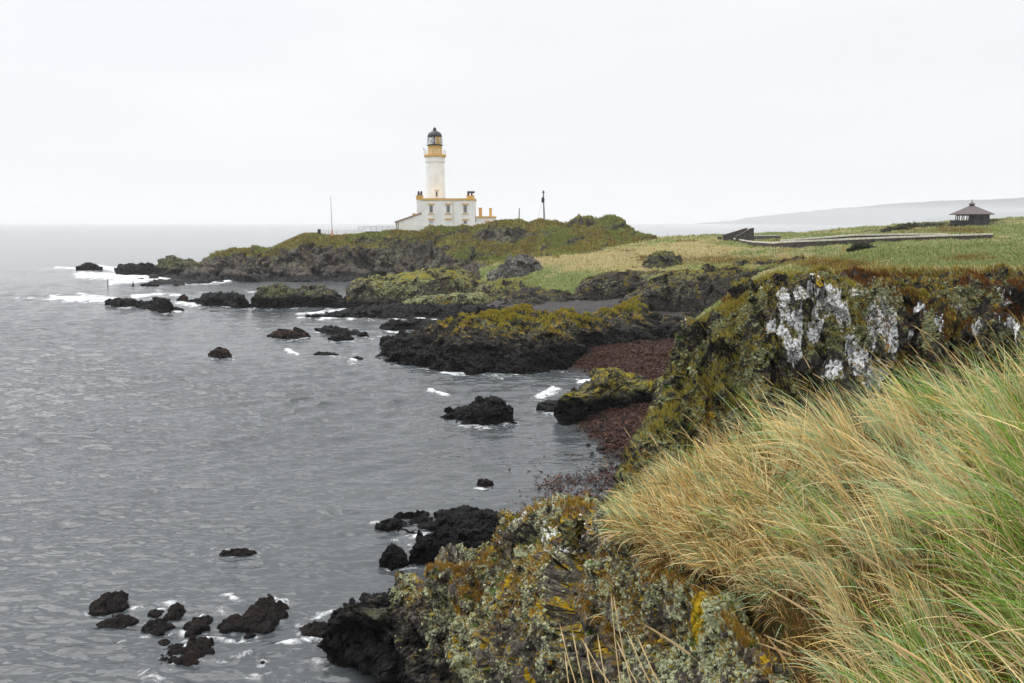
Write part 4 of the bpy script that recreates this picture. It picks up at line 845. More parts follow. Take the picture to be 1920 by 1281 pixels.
w = sstep(NE[..., 2] + .6 * smooth_noise(PE, 2, 201), .75, 1.0) * sstep(PE[..., 2], 2.6, 4.0)
parts.append(cover('', PE, NE, w + 1e-9, 26000, lambda Q: np.full(len(Q), .28), lambda Q: colmix(len(Q), [(3, (.25, .19, .014)), (2, (.30, .25, .02)), (2, (.18, .18, .02)), (1, (.13, .08, .012))]), wf=.1))
w = sstep(NA[..., 2] + .5 * smooth_noise(PA, 4, 203), .5, .75) * sstep(PA[..., 2], 3, 4.2) * (PA[..., 1] < 206) * (1 - bareA)
parts.append(cover('', PA, NA, w + 1e-9, 45000, lambda Q: np.full(len(Q), .5), lambda Q: np.where((fbm(Q / 7, 3, 205) > .12)[:, None], colmix(len(Q), [(2, (.15, .18, .04)), (1, (.20, .20, .05))]), colmix(len(Q), [(3, (.19, .155, .03)), (2, (.13, .10, .02)), (2, (.25, .21, .07))])), wf=.1))
V_, F_, C_ = join(parts); o = np_mesh('moss', V_, F_, M_SOFT, True, C_); tag(o, 'brown and olive moss and short turf clinging to the cliffs and rocks', 'moss', kind='stuff')

# knobbly lichen cushions on the near ledge and cliff
def cushions(P, N, wgt, n, r0, table):
    Q, nn = pick(P, N, wgt, n)
    ico = np.array([(0, 0, 1), (.894, 0, .447), (.276, .851, .447), (-.724, .526, .447), (-.724, -.526, .447), (.276, -.851, .447), (.724, .526, -.2), (-.276, .851, -.2), (-.894, 0, -.2), (-.276, -.851, -.2), (.724, -.526, -.2)])
    tri = np.array([(0, 1, 2), (0, 2, 3), (0, 3, 4), (0, 4, 5), (0, 5, 1), (1, 6, 2), (2, 7, 3), (3, 8, 4), (4, 9, 5), (5, 10, 1), (6, 7, 2), (7, 8, 3), (8, 9, 4), (9, 10, 5), (10, 6, 1)])
    r = r0(Q) * rng.lognormal(0, .35, n)
    V = Q[:, None] + ico[None] * r[:, None, None] * rng.uniform(.6, 1.3, (n, 11, 1)) + (nn * r[:, None] * .2)[:, None]
    Fq = (tri[None] + (np.arange(n) * 11)[:, None, None]).reshape(-1, 3); C = np.repeat(colmix(n, table)[:, None], 11, 1) * rng.uniform(.8, 1.2, (n, 11, 1))
    return V.reshape(-1, 3), Fq, C.reshape(-1, 3)
LT = [(4, (.27, .285, .17)), (3, (.22, .235, .125)), (2, (.33, .345, .225)), (1, (.24, .19, .03))]
wI = sstep(smooth_noise(PI_, .8, 211) + .3 * smooth_noise(PI_, .2, 212), .14, .26) * sstep(PI_[..., 2], 1.6, 3.0) * (PI_[..., 1] > 4.5) * np.clip(sstep(NI[..., 2], .1, .5) + sstep(pix(PI_)[0], 960, 1040) * .45, .04, 1) * (1 - .75 * np.exp(-(((pix(PI_)[0] - 1225) / 45) ** 2)))
wI2 = np.exp(-(((pix(PI_)[0] - 1050) / 60) ** 2 + ((pix(PI_)[1] - 1005) / 28) ** 2)) * (smooth_noise(PI_, .4, 216) > .05)
wH = (1 - .85 * whH) * sstep(smooth_noise(PH, .9, 213) + .35 * smooth_noise(PH, .25, 214), .12, .3) * sstep(PH[..., 2], 4.5, 6) * (1 - sstep(NH[..., 2], .5, .8)) * (PH[..., 1] < 22.8)
V_, F_, C_ = join([cushions(PI_, NI, wI, 24000, lambda Q: .005 + .0010 * Q[:, 1], LT), cushions(PI_, NI, wI2 + 1e-9, 2600, lambda Q: .005 + .0010 * Q[:, 1], [(1, (.62, .62, .60)), (1, (.45, .45, .42))]), cushions(PH, NH, wH, 52000, lambda Q: np.full(len(Q), .021), [(4, (.17, .18, .095)), (2, (.22, .23, .13)), (2, (.13, .135, .06)), (1, (.19, .125, .02))])])
o = np_mesh('lichen', V_, F_, M_SOFT, False, C_); tag(o, 'pale sage lichen cushions on the near ledge and cliff', 'lichen', kind='stuff')

# seaweed: heaped on the beaches and adrift in the shallows
def flakes(Q, size, table, lift=.0):
    n = len(Q); a = rng.uniform(0, 2 * np.pi, n); e1 = np.stack([np.cos(a), np.sin(a), rng.normal(0, .35, n)], -1); e2 = np.stack([-np.sin(a), np.cos(a), rng.normal(0, .35, n)], -1)
    s1 = size * rng.uniform(.5, 1.6, n)[:, None]; s2 = s1 * rng.uniform(.25, .7, n)[:, None]; Q = Q + [0, 0, lift]
    V = np.stack([Q - e1 * s1, Q + e2 * s2 + [0, 0, .02], Q + e1 * s1, Q - e2 * s2], 1); C = np.repeat(colmix(n, table)[:, None], 4, 1)
    return V.reshape(-1, 3), np.arange(n * 4).reshape(n, 4), C.reshape(-1, 3)
ST = [(3, (.055, .021, .013)), (2, (.085, .036, .021)), (3, (.022, .010, .007)), (1, (.15, .085, .058))]
Qa, _ = pick(PW, NW, sstep(PW[..., 2], .1, .5), 30000); Qb, _ = pick(PW2, NW2, sstep(PW2[..., 2] + .3 * smooth_noise(PW2, 1.5, 221), -.02, .3), 22000)
nf = 900; fpx = rng.normal(1085, 55, nf); fpy = rng.uniform(850, 985, nf); Qc = WZ(fpx, fpy, .015); keep = fbm(Qc / 1.6, 3, 225) > .02 - .3 * sstep(fpx, 1040, 1130); Qc = Qc[keep]
cc = [(1040, 912, 22, 9), (1092, 900, 26, 7), (1062, 940, 40, 8), (1135, 915, 22, 14), (1010, 962, 26, 6), (1120, 940, 30, 10), (1030, 975, 40, 4), (1145, 890, 18, 12)]
Qd = np.concatenate([WZ(rng.normal(a, w, 260), rng.normal(b_, h_, 260), .02) + np.c_[np.zeros((260, 2)), rng.uniform(0, .10, 260)] for a, b_, w, h_ in cc]); Qc = np.concatenate([Qc, Qd])
V_, F_, C_ = join([flakes(Qa + [0, 0, .03], .085, ST), flakes(Qb + [0, 0, .03], .075, ST), flakes(Qc, .07, ST)])
o = np_mesh('seaweed', V_, F_, M_SOFT, False, C_); tag(o, 'dark red-brown seaweed heaped on the beaches and drifting in the shallows', 'seaweed', kind='stuff')
m_stone = rock_mat('beach stone', .3, dark=(.012, .011, .011), light=(.07, .066, .064), wet=(-2, -1), lichen=0, yellow=0, bump=.03)
proto = []
for k in range(3):
    u_, v_ = np.meshgrid(np.linspace(0, 2 * np.pi, 25), np.linspace(.02, np.pi - .02, 14)); G = np.stack([np.cos(u_) * np.sin(v_), np.sin(u_) * np.sin(v_) * .75, np.cos(v_) * .5], -1)
    G = G * (1 + .35 * facet(G, .9, 300 + k)[0] + .15 * fbm(G * 2, 3, 310 + k))[..., None]; G[:, -1] = G[:, 0]
    proto.append(np_mesh('beach_stone', G, grid_faces(*G.shape[:2])[:, ::-1], m_stone, False))
ns = 0
while ns < 30:
    x_, y_ = rng.uniform(1075, 1215), rng.uniform(800, 900)
    if x_ < 1085 + (y_ - 800) * .5: continue
    q = WZ(x_, y_, .08); o = proto[ns] if ns < 3 else proto[ns % 3].copy()
    if ns >= 3: COL.objects.link(o)
    o.location = [float(c_) for c_ in q]; sz_ = float(rng.lognormal(-1.55, .35)); o.scale = (sz_, sz_, sz_); o.rotation_euler = (0, 0, float(rng.uniform(0, 6)))
    tag(o, 'small dark wet stone lying among the red-brown seaweed below the near cliff', 'stone', 'stones among the seaweed below the near cliff'); ns += 1
print('growth', time.time() - T0)

# ================================================================== SEA
ys = np.r_[np.arange(1750, 1300, -6), np.arange(1300, 760, -1.7), np.arange(760, 520, -1.0), np.arange(520, 424, -.7), np.array([423.5, 423, 422.4, 421.8, 421.2, 420.6, 420.2, 419.8])]
xs_ = np.r_[np.linspace(-4200, -300, 60, endpoint=False), np.arange(-300, 1340, 2.6), np.linspace(1345, 4200, 60)]
GX, GY = np.meshgrid(xs_, ys); S = WZ(GX, GY, 0.0); S = S[::1]
Dm = S[..., 1]; sp = Dm * 2.6 / F
zz = np.zeros(Dm.shape)
for k in range(110):
    lam = np.exp(rng.uniform(math.log(.4), math.log(5))); th = rng.normal(-1.45, .45); amp = .0064 * lam ** .62 * rng.uniform(.5, 1.2); kk = 2 * np.pi / lam
    ph = kk * (S[..., 0] * math.cos(th) + S[..., 1] * math.sin(th)) + rng.uniform(0, 6.28)
    fade = np.clip(lam / (sp * 3.0) - .5, 0, 1) * np.clip(lam / (12.0 * Dm * Dm / (12 * F) * .25 + 1e-6) - .3, 0, 1)
    zz += amp * fade * (np.sin(ph) + .25 * np.sin(2 * ph + .4))
patch = .6 + .8 * sstep(fbm(np.stack([S[..., 0] / 30, S[..., 1] / 60, zz * 0], -1), 3, 233), -.4, .5)
calm = 1 - .55 * np.exp(-(((GX - 1080) / 130) ** 2 + ((GY - 860) / 130) ** 2))
# foam: breakers and strokes, authored where they lie on the water
STROKES = [(30, 560, 110, 561, 3.0, .7), (100, 560, 205, 563, 5.5, 1.1), (150, 553, 215, 561, 4, .9), (250, 556, 300, 553, 4, .9), (300, 549, 345, 556, 4, .7), (335, 568, 372, 574, 4, .9), (350, 576, 300, 580, 3, .5),
           (40, 505, 120, 505, 2.0, .5), (105, 502, 150, 504, 2.6, .9), (185, 500, 220, 507, 5, 1.0), (150, 516, 300, 524, 7, 1.15), (210, 530, 300, 524, 5, 1.0), (260, 525, 325, 519, 4, .9), (395, 531, 430, 527, 3.0, .9), (345, 532, 400, 533, 2.5, .7), (560, 560, 640, 552, 2, .3), (460, 545, 475, 548, 2, .6), (462, 574, 480, 577, 3, .7),
           (560, 590, 640, 584, 3, .9), (600, 585, 680, 575, 2.4, .6), (560, 596, 660, 598, 2.5, .7), (508, 600, 520, 602, 2, .6), (484, 618, 502, 628, 3, .8), (520, 636, 545, 640, 2.4, .6), (536, 655, 555, 664, 3.4, 1.0), (590, 626, 700, 634, 3, .55), (640, 655, 665, 661, 3, .6), (660, 630, 720, 632, 3, .5), (780, 598, 850, 602, 3, 1.0),
           (806, 733, 836, 741, 3.2, 1.1), (985, 687, 1002, 694, 2.6, .9), (1015, 742, 1046, 733, 6.5, 1.3), (1020, 738, 1040, 730, 5, 1.2), (1088, 716, 1112, 714, 4, 1.0), (1100, 722, 1085, 712, 3, .7), (730, 683, 760, 690, 2, .5),
           (700, 985, 745, 978, 5, .75), (690, 996, 780, 1003, 5, .5), (740, 1010, 770, 1030, 6, .5), (950, 985, 1000, 980, 5, .5), (1050, 940, 1110, 935, 5, .7), (360, 1042, 430, 1040, 4, .5), (390, 1055, 500, 1062, 6, .35),
           (260, 1140, 340, 1128, 6, .7), (230, 1205, 290, 1188, 7, .8), (250, 1170, 300, 1160, 5, .6), (380, 1190, 470, 1210, 9, .75), (330, 1180, 400, 1195, 7, .6), (410, 1245, 470, 1228, 5, .8), (540, 1205, 620, 1185, 7, .8), (430, 1120, 455, 1130, 6, .6), (400, 1135, 430, 1160, 5, .5), (480, 1200, 600, 1220, 10, .45), (180, 1260, 300, 1270, 14, .45), (400, 1262, 560, 1275, 14, .4), (560, 1160, 690, 1135, 6, .6), (120, 1190, 200, 1185, 10, .35), (590, 1240, 640, 1275, 9, .45)]
foam = np.zeros(Dm.shape)
for x0, y0, x1, y1, w, s_ in STROKES:
    if y0 < 600: s_ *= 1.35
    elif y0 > 960: s_ *= 1.2
    j0, j1 = np.searchsorted(xs_, [min(x0, x1) - 60, max(x0, x1) + 60]); m_ = (ys > min(y0, y1) - 40) & (ys < max(y0, y1) + 40); i0, i1 = np.where(m_)[0][[0, -1]]; sl = (slice(i0, i1 + 1), slice(j0, j1))
    ex, ey = x1 - x0, (y1 - y0) * 2.2; L2 = ex * ex + ey * ey; a, b_ = GX[sl] - x0, (GY[sl] - y0) * 2.2; t = np.clip((a * ex + b_ * ey) / L2, 0, 1)
    foam[sl] = np.maximum(foam[sl], s_ * np.exp(-(((a - t * ex) ** 2 + (b_ - t * ey) ** 2) / (w * 2.6) ** 2)))
for bx_, by_ in BASES:
    x0, x1 = bx_.min() - 14, bx_.max() + 14; j0, j1 = np.searchsorted(xs_, [x0, x1]); yy = np.interp(xs_[j0:j1], bx_, by_)
    sc_y = np.clip((yy - 418) / 45, 1.0, 9)
    endf = np.clip(1 - np.maximum(bx_.min() - xs_[j0:j1], xs_[j0:j1] - bx_.max()) / 14, 0, 1)
    fo = .62 * np.exp(-((GY[:, j0:j1] - yy - sc_y * .3) / sc_y) ** 2) * endf; foam[:, j0:j1] = np.maximum(foam[:, j0:j1], fo)
S[..., 2] = zz * patch * calm + .22 * np.clip(foam - .6, 0, 1) * np.clip(Dm / 60, .2, 1.2)
m, nb, b = new_mat('sea water'); p = nb.pos()
w1 = nb.noise(nb.scale(p, .8, 1.7, 1), 1.25, 2, .5, .3); w2 = nb.noise(nb.scale(p, .8, 1.6, 1), .22, 4, .6, .4); w3 = nb.noise(nb.scale(p, 1, 1.6, 1), 5.5, 3, .6)
fa = nb.attr('foam').outputs['Fac']; big = nb.noise(nb.scale(p, .6, 1.4, 1), .035, 3)
lace = nb.voro(nb.node('ShaderNodeVectorMath', operation='ADD').outputs[0], 1.0) if False else nb.noise(nb.scale(p, 1, 1.3, 1), 1.6, 7, .72, .8)
lace2 = nb.noise(p, .45, 5, .65, .5)
lace3 = nb.noise(nb.scale(p, .45, .10, 1), 1.0, 4, .6)
fm = nb.smooth(nb.add(nb.mul(fa, .72), nb.add(nb.mul(nb.sub(lace, .5), 2.6), nb.add(nb.mul(nb.sub(lace2, .5), 1.4), nb.mul(nb.sub(lace3, .5), 1.6)))), .42, 1.05); fm = nb.mul(fm, nb.smooth(fa, .08, .28))
deep = nb.mix(nb.smooth(big, .35, .65), (.048, .055, .060), (.064, .072, .077))
nb.L.new(nb.mix(fm, deep, (.70, .72, .73)), b.inputs['Base Color']); nb.L.new(nb.mixf(fm, .10, .9), b.inputs['Roughness']); b.inputs['IOR'].default_value = 1.333
w4 = nb.noise(nb.scale(p, .8, 1.5, 1), 3.0, 1, .5, .2); bn = nb.bump(w2, .3, .35); bn = nb.bump(w1, .9, .10, bn); bn = nb.bump(w4, .9, .035, bn); bn = nb.bump(w3, .3, .006, bn); bn = nb.bump(nb.mul(fm, lace), .5, .12, bn)
nb.L.new(bn, b.inputs['Normal']); m_sea = m
o = np_mesh('sea', S, grid_faces(*S.shape[:2]), m_sea, True, attrs={'foam': foam}); tag(o, kind='structure')
print('sea', time.time() - T0)

# ================================================================== LIGHTHOUSE AND BUILDINGS
M_WHITE = simple('white render', (.78, .78, .765), .8, .2, .09, .5); M_OCHRE = simple('ochre paint', (.60, .38, .115), .7, .25, .08, 1.0); M_DARK = simple('black iron', (.022, .022, .025), .5, .4, .2)
M_GLASS = simple('window glass', (.035, .037, .042), .15, .5, .2); M_FRAME = simple('white frame', (.72, .72, .70), .6); M_TILE = simple('tan roof', (.30, .19, .12), .8, .2, .2, 2); M_STEEL = simple('grey steel', (.24, .245, .25), .5, .4, .1)
M_STONE = simple('dry stone', (.07, .06, .055), .9, .1, .6, 3.5, bump=.15); M_CAP = simple('pale coping', (.60, .56, .49), .9, .1, .3, 2.5, bump=.1); M_WOOD = simple('weathered pole', (.07, .055, .047), .9, .1, .3, 4); M_ROOFP = simple('slate roof', (.115, .095, .095), .8, .2, .15, 3)
M_TIMB = simple('dark timber', (.028, .028, .036), .7, .3, .3, 3); M_ORANGE = simple('orange paint', (.55, .22, .10), .7); M_RED = simple('red marker', (.55, .05, .03), .6); M_LENS = simple('lens glass', (.42, .44, .44), .15, .6, .35, 2.5); M_DOOR = simple('pale grey door', (.46, .46, .48), .6)

def pxbox(mb, x0, x1, y0, y1, D, deep, grow=0.0):
    a = W(x0, y1, D); b_ = W(x1, y0, D); return mb.box(a[0] - grow, b_[0] + grow, D, D + deep, a[2], b_[2])
def zof(py, D): return float(W(960, py, D)[2])
def xof(px_, py, D): return float(W(px_, py, D)[0])

D_T = 219.0
tx = xof(816.2, 340, D_T); mpp = D_T / F
gz0 = 9.0
t = Thing('lighthouse', (tx, D_T, gz0), 'tall white lighthouse tower with ochre gallery and black domed lantern', 'lighthouse')
zt = lambda y: zof(y, D_T)
def rp(w): return w * mpp * .5
t.part('tower', MB().lathe(tx, D_T, [(rp(37.5), gz0 - 1), (rp(36.6), zt(375)), (rp(34.2), zt(305)), (rp(33.6), zt(302))], 48), M_WHITE, smooth=True)
t.part('collar', MB().lathe(tx, D_T, [(rp(35.6), zt(305)), (rp(36.2), zt(303.4)), (rp(36.0), zt(297.5)), (rp(38), zt(295.0)), (rp(38), zt(294.6))], 48), M_WHITE)
gal = t.part('gallery', MB().lathe(tx, D_T, [(rp(38.2), zt(295.2)), (rp(40.6), zt(293.8)), (rp(40.6), zt(291.0)), (rp(39.6), zt(290.6))], 48), M_OCHRE)
rail = MB(); rr = rp(39.4)
for k in range(24):
    a = k * math.tau / 24; rail.tube((tx + rr * math.cos(a), D_T + rr * math.sin(a), zt(291)), (tx + rr * math.cos(a), D_T + rr * math.sin(a), zt(281.5)), .035)
for yy in (281.5, 285, 288):
    for k in range(24):
        a, c_ = k * math.tau / 24, (k + 1) * math.tau / 24; rail.tube((tx + rr * math.cos(a), D_T + rr * math.sin(a), zt(yy)), (tx + rr * math.cos(c_), D_T + rr * math.sin(c_), zt(yy)), .028, n=4)
t.part('gallery_railing', rail, M_FRAME, gal)
dr = t.part('lantern_base', MB().lathe(tx, D_T, [(rp(26.6), zt(290.8)), (rp(26.2), zt(280)), (rp(27.0), zt(279.4)), (rp(27.0), zt(278.2)), (rp(25.8), zt(277.6)), (rp(25.4), zt(273.4))], 40), M_OCHRE)
t.part('door', MB().box(tx - rp(3.4) - .15, tx + rp(1.6) - .15, D_T - rp(26.9), D_T - rp(24), zt(289.5), zt(281)), simple('ochre door', (.42, .27, .085), .7), dr)
walk = t.part('lantern_walkway', MB().lathe(tx, D_T, [(rp(26), zt(273.5)), (rp(30.6), zt(273.3)), (rp(30.6), zt(272.5)), (rp(26), zt(272.3))], 40), M_DARK)
wr = MB()
for k in range(12):
    a = k * math.tau / 12; r_ = rp(29.6); wr.tube((tx + r_ * math.cos(a), D_T + r_ * math.sin(a), zt(272.6)), (tx + rp(26.8) * math.cos(a), D_T + rp(26.8) * math.sin(a), zt(256)), .03, n=5)
t.part('handrail', wr, M_DARK, walk)
ln = t.part('lantern', MB().lathe(tx, D_T, [(rp(24.8), zt(272.4)), (rp(24.8), zt(271.2))], 32), M_DARK)
t.part('cornice', MB().lathe(tx, D_T, [(rp(24.8), zt(257.2)), (rp(25.4), zt(255.6))], 32), M_DARK, ln)
gl = MB()
for k in range(16):
    a = math.pi * .44 + math.pi * 1.1 * 0 + k * math.tau / 16; r_ = rp(24.4); gl.tube((tx + r_ * math.cos(a), D_T + r_ * math.sin(a), zt(271.4)), (tx + r_ * math.cos(a), D_T + r_ * math.sin(a), zt(257)), .05, n=4)
for yy in (262, 267):
    for k in range(32):
        a, c_ = k * math.tau / 32, (k + 1) * math.tau / 32; r_ = rp(24.4); gl.tube((tx + r_ * math.cos(a), D_T + r_ * math.sin(a), zt(yy)), (tx + r_ * math.cos(c_), D_T + r_ * math.sin(c_), zt(yy)), .035, n=4)
t.part('glazing_bars', gl, M_FRAME, ln)
t.part('blank_panel', MB().lathe(tx, D_T, [(rp(23.2), zt(271.3)), (rp(23.2), zt(257.2))], 20, -math.pi * .44, math.pi * .62).lathe(tx, D_T, [(rp(22.8), zt(271.3)), (rp(22.8), zt(257.2))], 20, -math.pi * .44, math.pi * .62), M_OCHRE, ln)
t.part('lens', MB().lathe(tx, D_T, [(rp(7), zt(271)), (rp(13), zt(268)), (rp(15), zt(264.5)), (rp(12), zt(260.5)), (rp(6), zt(258))], 14), M_LENS, ln)
dm = t.part('dome', MB().lathe(tx, D_T, [(rp(26.6), zt(256)), (rp(26.2), zt(254.8)), (rp(24.5), zt(251.8)), (rp(20.5), zt(249)), (rp(14), zt(246.8)), (rp(7.5), zt(245.8)), (rp(6.6), zt(245))], 36), M_DARK, smooth=True)
t.part('ventilator', MB().lathe(tx, D_T, [(rp(6.8), zt(245.4)), (rp(6.4), zt(242)), (rp(4.8), zt(240.2)), (rp(2), zt(239.3)), (rp(.6), zt(237.5))], 16), M_DARK, dm, smooth=True)
an_ = t.part('aerial', MB().tube((tx - rp(39), D_T - .4, zt(291)), (tx - rp(39.6), D_T - .4, zt(277.5)), .05).tube((tx - rp(42), D_T - .4, zt(281)), (tx - rp(36.5), D_T - .4, zt(280)), .05).tube((tx - rp(42), D_T - .4, zt(281)), (tx - rp(42.4), D_T - .4, zt(277)), .05), M_STEEL, gal)
wn_ = t.part('window', MB().box(xof(816.4, 364, D_T - 2.6), xof(821.4, 364, D_T - 2.6), D_T - 2.66, D_T - 2.2, zt(371), zt(358)), M_FRAME)
t.part('pane', MB().box(xof(817.4, 364, D_T - 2.6), xof(820.2, 364, D_T - 2.6), D_T - 2.70, D_T - 2.3, zt(369.4), zt(359.8)), M_GLASS, wn_)
t.part('lintel', MB().box(xof(815.2, 364, D_T - 2.6), xof(822.6, 364, D_T - 2.6), D_T - 2.74, D_T - 2.2, zt(358), zt(356.9)), M_OCHRE, wn_)

# keepers' house
D_H = 209.0
hx0, hx1 = xof(790.5, 400, D_H), xof(891, 400, D_H)
h = Thing('keepers_house', ((hx0 + hx1) / 2, D_H, gz0), 'white two-storey flat-roofed house with ochre parapet at the foot of the lighthouse', 'house')
zh = lambda y: zof(y, D_H)
xh = lambda x: xof(x, 400, D_H)
wall = h.part('wall', MB().box(xh(790.5), xh(890.4), D_H, D_H + 7.6, gz0 - 1.5, zh(376)).box(xh(780), xh(790.4), D_H + 1.6, D_H + 7.4, gz0 - 1.5, zh(374.5)), M_WHITE)
h.part('parapet', MB().box(xh(789.9), xh(891.2), D_H - .12, D_H + 7.7, zh(376), zh(372.0)), M_OCHRE)
for (a, c_, pots) in (((779.4), 791.6, (783.6, 788.6)), (874.6, 888.2, (877.4, 884))):
    ch = h.part('chimney', MB().box(xh(a), xh(c_), D_H + 1.5, D_H + 3.0, zh(376 if a > 800 else 374.4), zh(367.6)).box(xh(a) - .12, xh(c_) + .12, D_H + 1.4, D_H + 3.1, zh(367.6), zh(366.2)), M_OCHRE)
    for i_, pp in enumerate(pots):
        pot = MB().lathe(xh(pp), D_H + 2.2, [(.30, zh(366.4)), (.26, zh(360)), (.18, zh(358.2)), (.1, zh(357.6))], 10)
        if a > 800 and i_ == 1: pot = MB().lathe(xh(pp), D_H + 2.2, [(.24, zh(366.4)), (.2, zh(361))], 10).tube((xh(pp) - .72, D_H + 2.2, zh(359.9)), (xh(pp) + .72, D_H + 2.2, zh(359.9)), .24, n=8)
        h.part('chimney_pot', pot, M_DARK, ch)
def window(T, par, x0, x1, y0, y1, D, lint=True, sill=True, rows_=4, cols_=2):
    zq = lambda y: zof(y, D); xq = lambda x: xof(x, 400, D)
    fr = MB(); wd = .10
    fr.box(xq(x0), xq(x0) + wd, D - .05, D + .1, zq(y1), zq(y0)).box(xq(x1) - wd, xq(x1), D - .05, D + .1, zq(y1), zq(y0)).box(xq(x0) + wd, xq(x1) - wd, D - .048, D + .1, zq(y0) - wd, zq(y0)).box(xq(x0) + wd, xq(x1) - wd, D - .048, D + .1, zq(y1), zq(y1) + wd)
    w_, h_ = xq(x1) - xq(x0), zq(y0) - zq(y1)
    for k in range(1, cols_ + 1): xx = xq(x0) + w_ * k / (cols_ + 1); fr.box(xx - .018, xx + .018, D - .03, D + .05, zq(y1) + wd, zq(y0) - wd)
    for k in range(1, rows_): z_ = zq(y1) + h_ * k / rows_; fr.box(xq(x0) + wd, xq(x1) - wd, D - .034, D + .05, z_ - .02, z_ + .02)
    f = T.part('window', fr, M_FRAME, par)
    T.part('pane', MB().box(xq(x0) + .04, xq(x1) - .04, D - .012, D + .05, zq(y1) + .04, zq(y0) - .04), M_GLASS, f) if par is None else None
    if lint: T.part('lintel', MB().box(xq(x0) - .32, xq(x1) + .32, D - .14, D + .05, zq(y0 - .5), zq(y0 - 3.0)), M_OCHRE, f)
    if sill: T.part('sill', MB().box(xq(x0) - .28, xq(x1) + .28, D - .16, D + .05, zq(y1 + 1.9), zq(y1 + .4)), M_OCHRE, f)
    return f
for x0, x1 in ((804.6, 812.2), (836.6, 844.2), (868.4, 876.2)): window(h, None, x0, x1, 384.6, 399.6, D_H)
window(h, None, 868.4, 876.2, 413.6, 420.5, D_H, sill=False, rows_=2)
for x0, x1, mt in ((804.6, 812.2, M_DOOR), (836.6, 844.2, M_FRAME)):
    dd = h.part('door', MB().box(xh(x0), xh(x1), D_H - .05, D_H + .06, gz0, zh(413.0)), mt)
    h.part('lintel', MB().box(xh(x0) - .32, xh(x1) + .32, D_H - .14, D_H + .05, zh(412.4), zh(409.6)), M_OCHRE, dd)
h.part('drainpipe', MB().tube((xh(849.6), D_H - .12, zh(378)), (xh(849.6), D_H - .12, gz0), .07).box(xh(847.8), xh(850.6), D_H - .25, D_H - .02, zh(377.6), zh(374.6)), simple('cream pipe', (.62, .52, .36), .6))
lw = h.part('lean_to', MB().prism([(xh(740.6), gz0 - 1.5), (xh(790.3), gz0 - 1.5), (xh(790.3), zh(400.4)), (xh(740.6), zh(417.4))], D_H + .4, D_H + 6.5), M_WHITE)
h.part('roof', MB().prism([(xh(739.6), zh(418.0)), (xh(790.4), zh(400.2)), (xh(790.4), zh(398.0)), (xh(739.6), zh(415.6))], D_H + .15, D_H + 6.8), M_TILE, lw)
h.part('rooflight', MB().prism([(xh(771.5), zh(405.2)), (xh(776.5), zh(403.6)), (xh(776.5), zh(399.6)), (xh(771.5), zh(400.2))], D_H + 2, D_H + 3), M_OCHRE, lw)

D_N = 212.0
nz_ = lambda y: zof(y, D_N); nx_ = lambda x: xof(x, 400, D_N)
a_ = Thing('annexe', ((nx_(892) + nx_(929)) / 2, D_N, gz0), 'low white annexe with two tall ochre chimneys right of the keepers house', 'annexe')
a_.part('wall', MB().box(nx_(892.5), nx_(929), D_N, D_N + 6, gz0 - 1, nz_(408.9)), M_WHITE)
a_.part('parapet', MB().box(nx_(892.5), nx_(929.8), D_N - .12, D_N + 6.1, nz_(408.9), nz_(405.7)), M_OCHRE)
for x0, x1, y0 in ((897.2, 903.2, 390.4), (916.8, 921.8, 391.2)):
    a_.part('chimney', MB().box(nx_(x0), nx_(x1), D_N + 2, D_N + 3, nz_(405.8), nz_(y0)).box(nx_(x0) - .1, nx_(x1) + .1, D_N + 1.9, D_N + 3.1, nz_(y0), nz_(y0 - 1)), M_OCHRE)
window(a_, None, 911.8, 917, 416.8, 420.4, D_N, sill=False, rows_=2)
tag(MB().box(xof(886, 420, 206), xof(913, 420, 206), 206, 206.4, 8.4, zof(417.2, 206)).build('garden_wall', M_WHITE, origin=(xof(900, 420, 206), 206, 8.4)), 'low plain white garden wall in front of the annexe', 'wall')
# porch posts at the lean-to
for x in (742.9, 746.6):
    tag(MB().tube((xof(x, 420, 207.5), 207.5, 8.6), (xof(x, 420, 207.5), 207.5, zof(416.5, 207.5)), .09).build('porch_post', M_WOOD, origin=(xof(x, 420, 207.5), 207.5, 8.6)), 'thin dark post at the ' + ('outer end' if x < 744 else 'inner side') + ' of the lean-to, ' + ('left' if x < 744 else 'right') + ' one of the pair', 'post', 'porch posts at the lean-to')

def railing(name, pts, D, top_h, label, nb_=6, mat=None, rails=3):
    """pts = (px, py of the foot); a post at each, bars between"""
    mat = mat or M_STEEL; g = [W(x, y, D) for x, y in pts]; T = Thing(name, g[0], label, 'railing')
    for q in g: T.part('post', MB().tube(q - [0, 0, .5], q + [0, 0, top_h], .05), mat)
    rb = MB()
    for q, r_ in zip(g[:-1], g[1:]):
        for k in range(rails): z_ = top_h * (k + 1) / rails; rb.tube(q + [0, 0, z_ - .02], r_ + [0, 0, z_ - .02], .035 if k == rails - 1 else .02, n=4)
        for k in range(1, nb_): w_ = q + (r_ - q) * k / nb_; rb.tube(w_ + [0, 0, .1], w_ + [0, 0, top_h - .04], .013, n=4)
    T.part('bars', rb, mat); return T
railing('sea_railing', [(601, 441.5), (616, 441.8), (632, 442), (648, 442), (664, 441), (680, 439)], 203, 1.15, 'thin grey steel railing on the headland tip beside the mast')
railing('terrace_railing', [(695, 434.5), (706, 434), (717, 433.8), (728, 433.5), (739, 433.5)], 206, 1.25, 'taller grey railing on the terrace left of the lean-to', 9)
railing('house_railing', [(748, 431.5), (770, 431), (792, 430.5), (812, 429.5), (836, 430), (860, 430), (884, 429), (905, 426)], 205, 1.2, 'long thin railing running in front of the white house', 8, M_FRAME)
railing('steps_railing', [(672, 431.6), (684, 431.4), (695, 431.4)], 215, .9, 'short low railing behind the terrace step', 4)
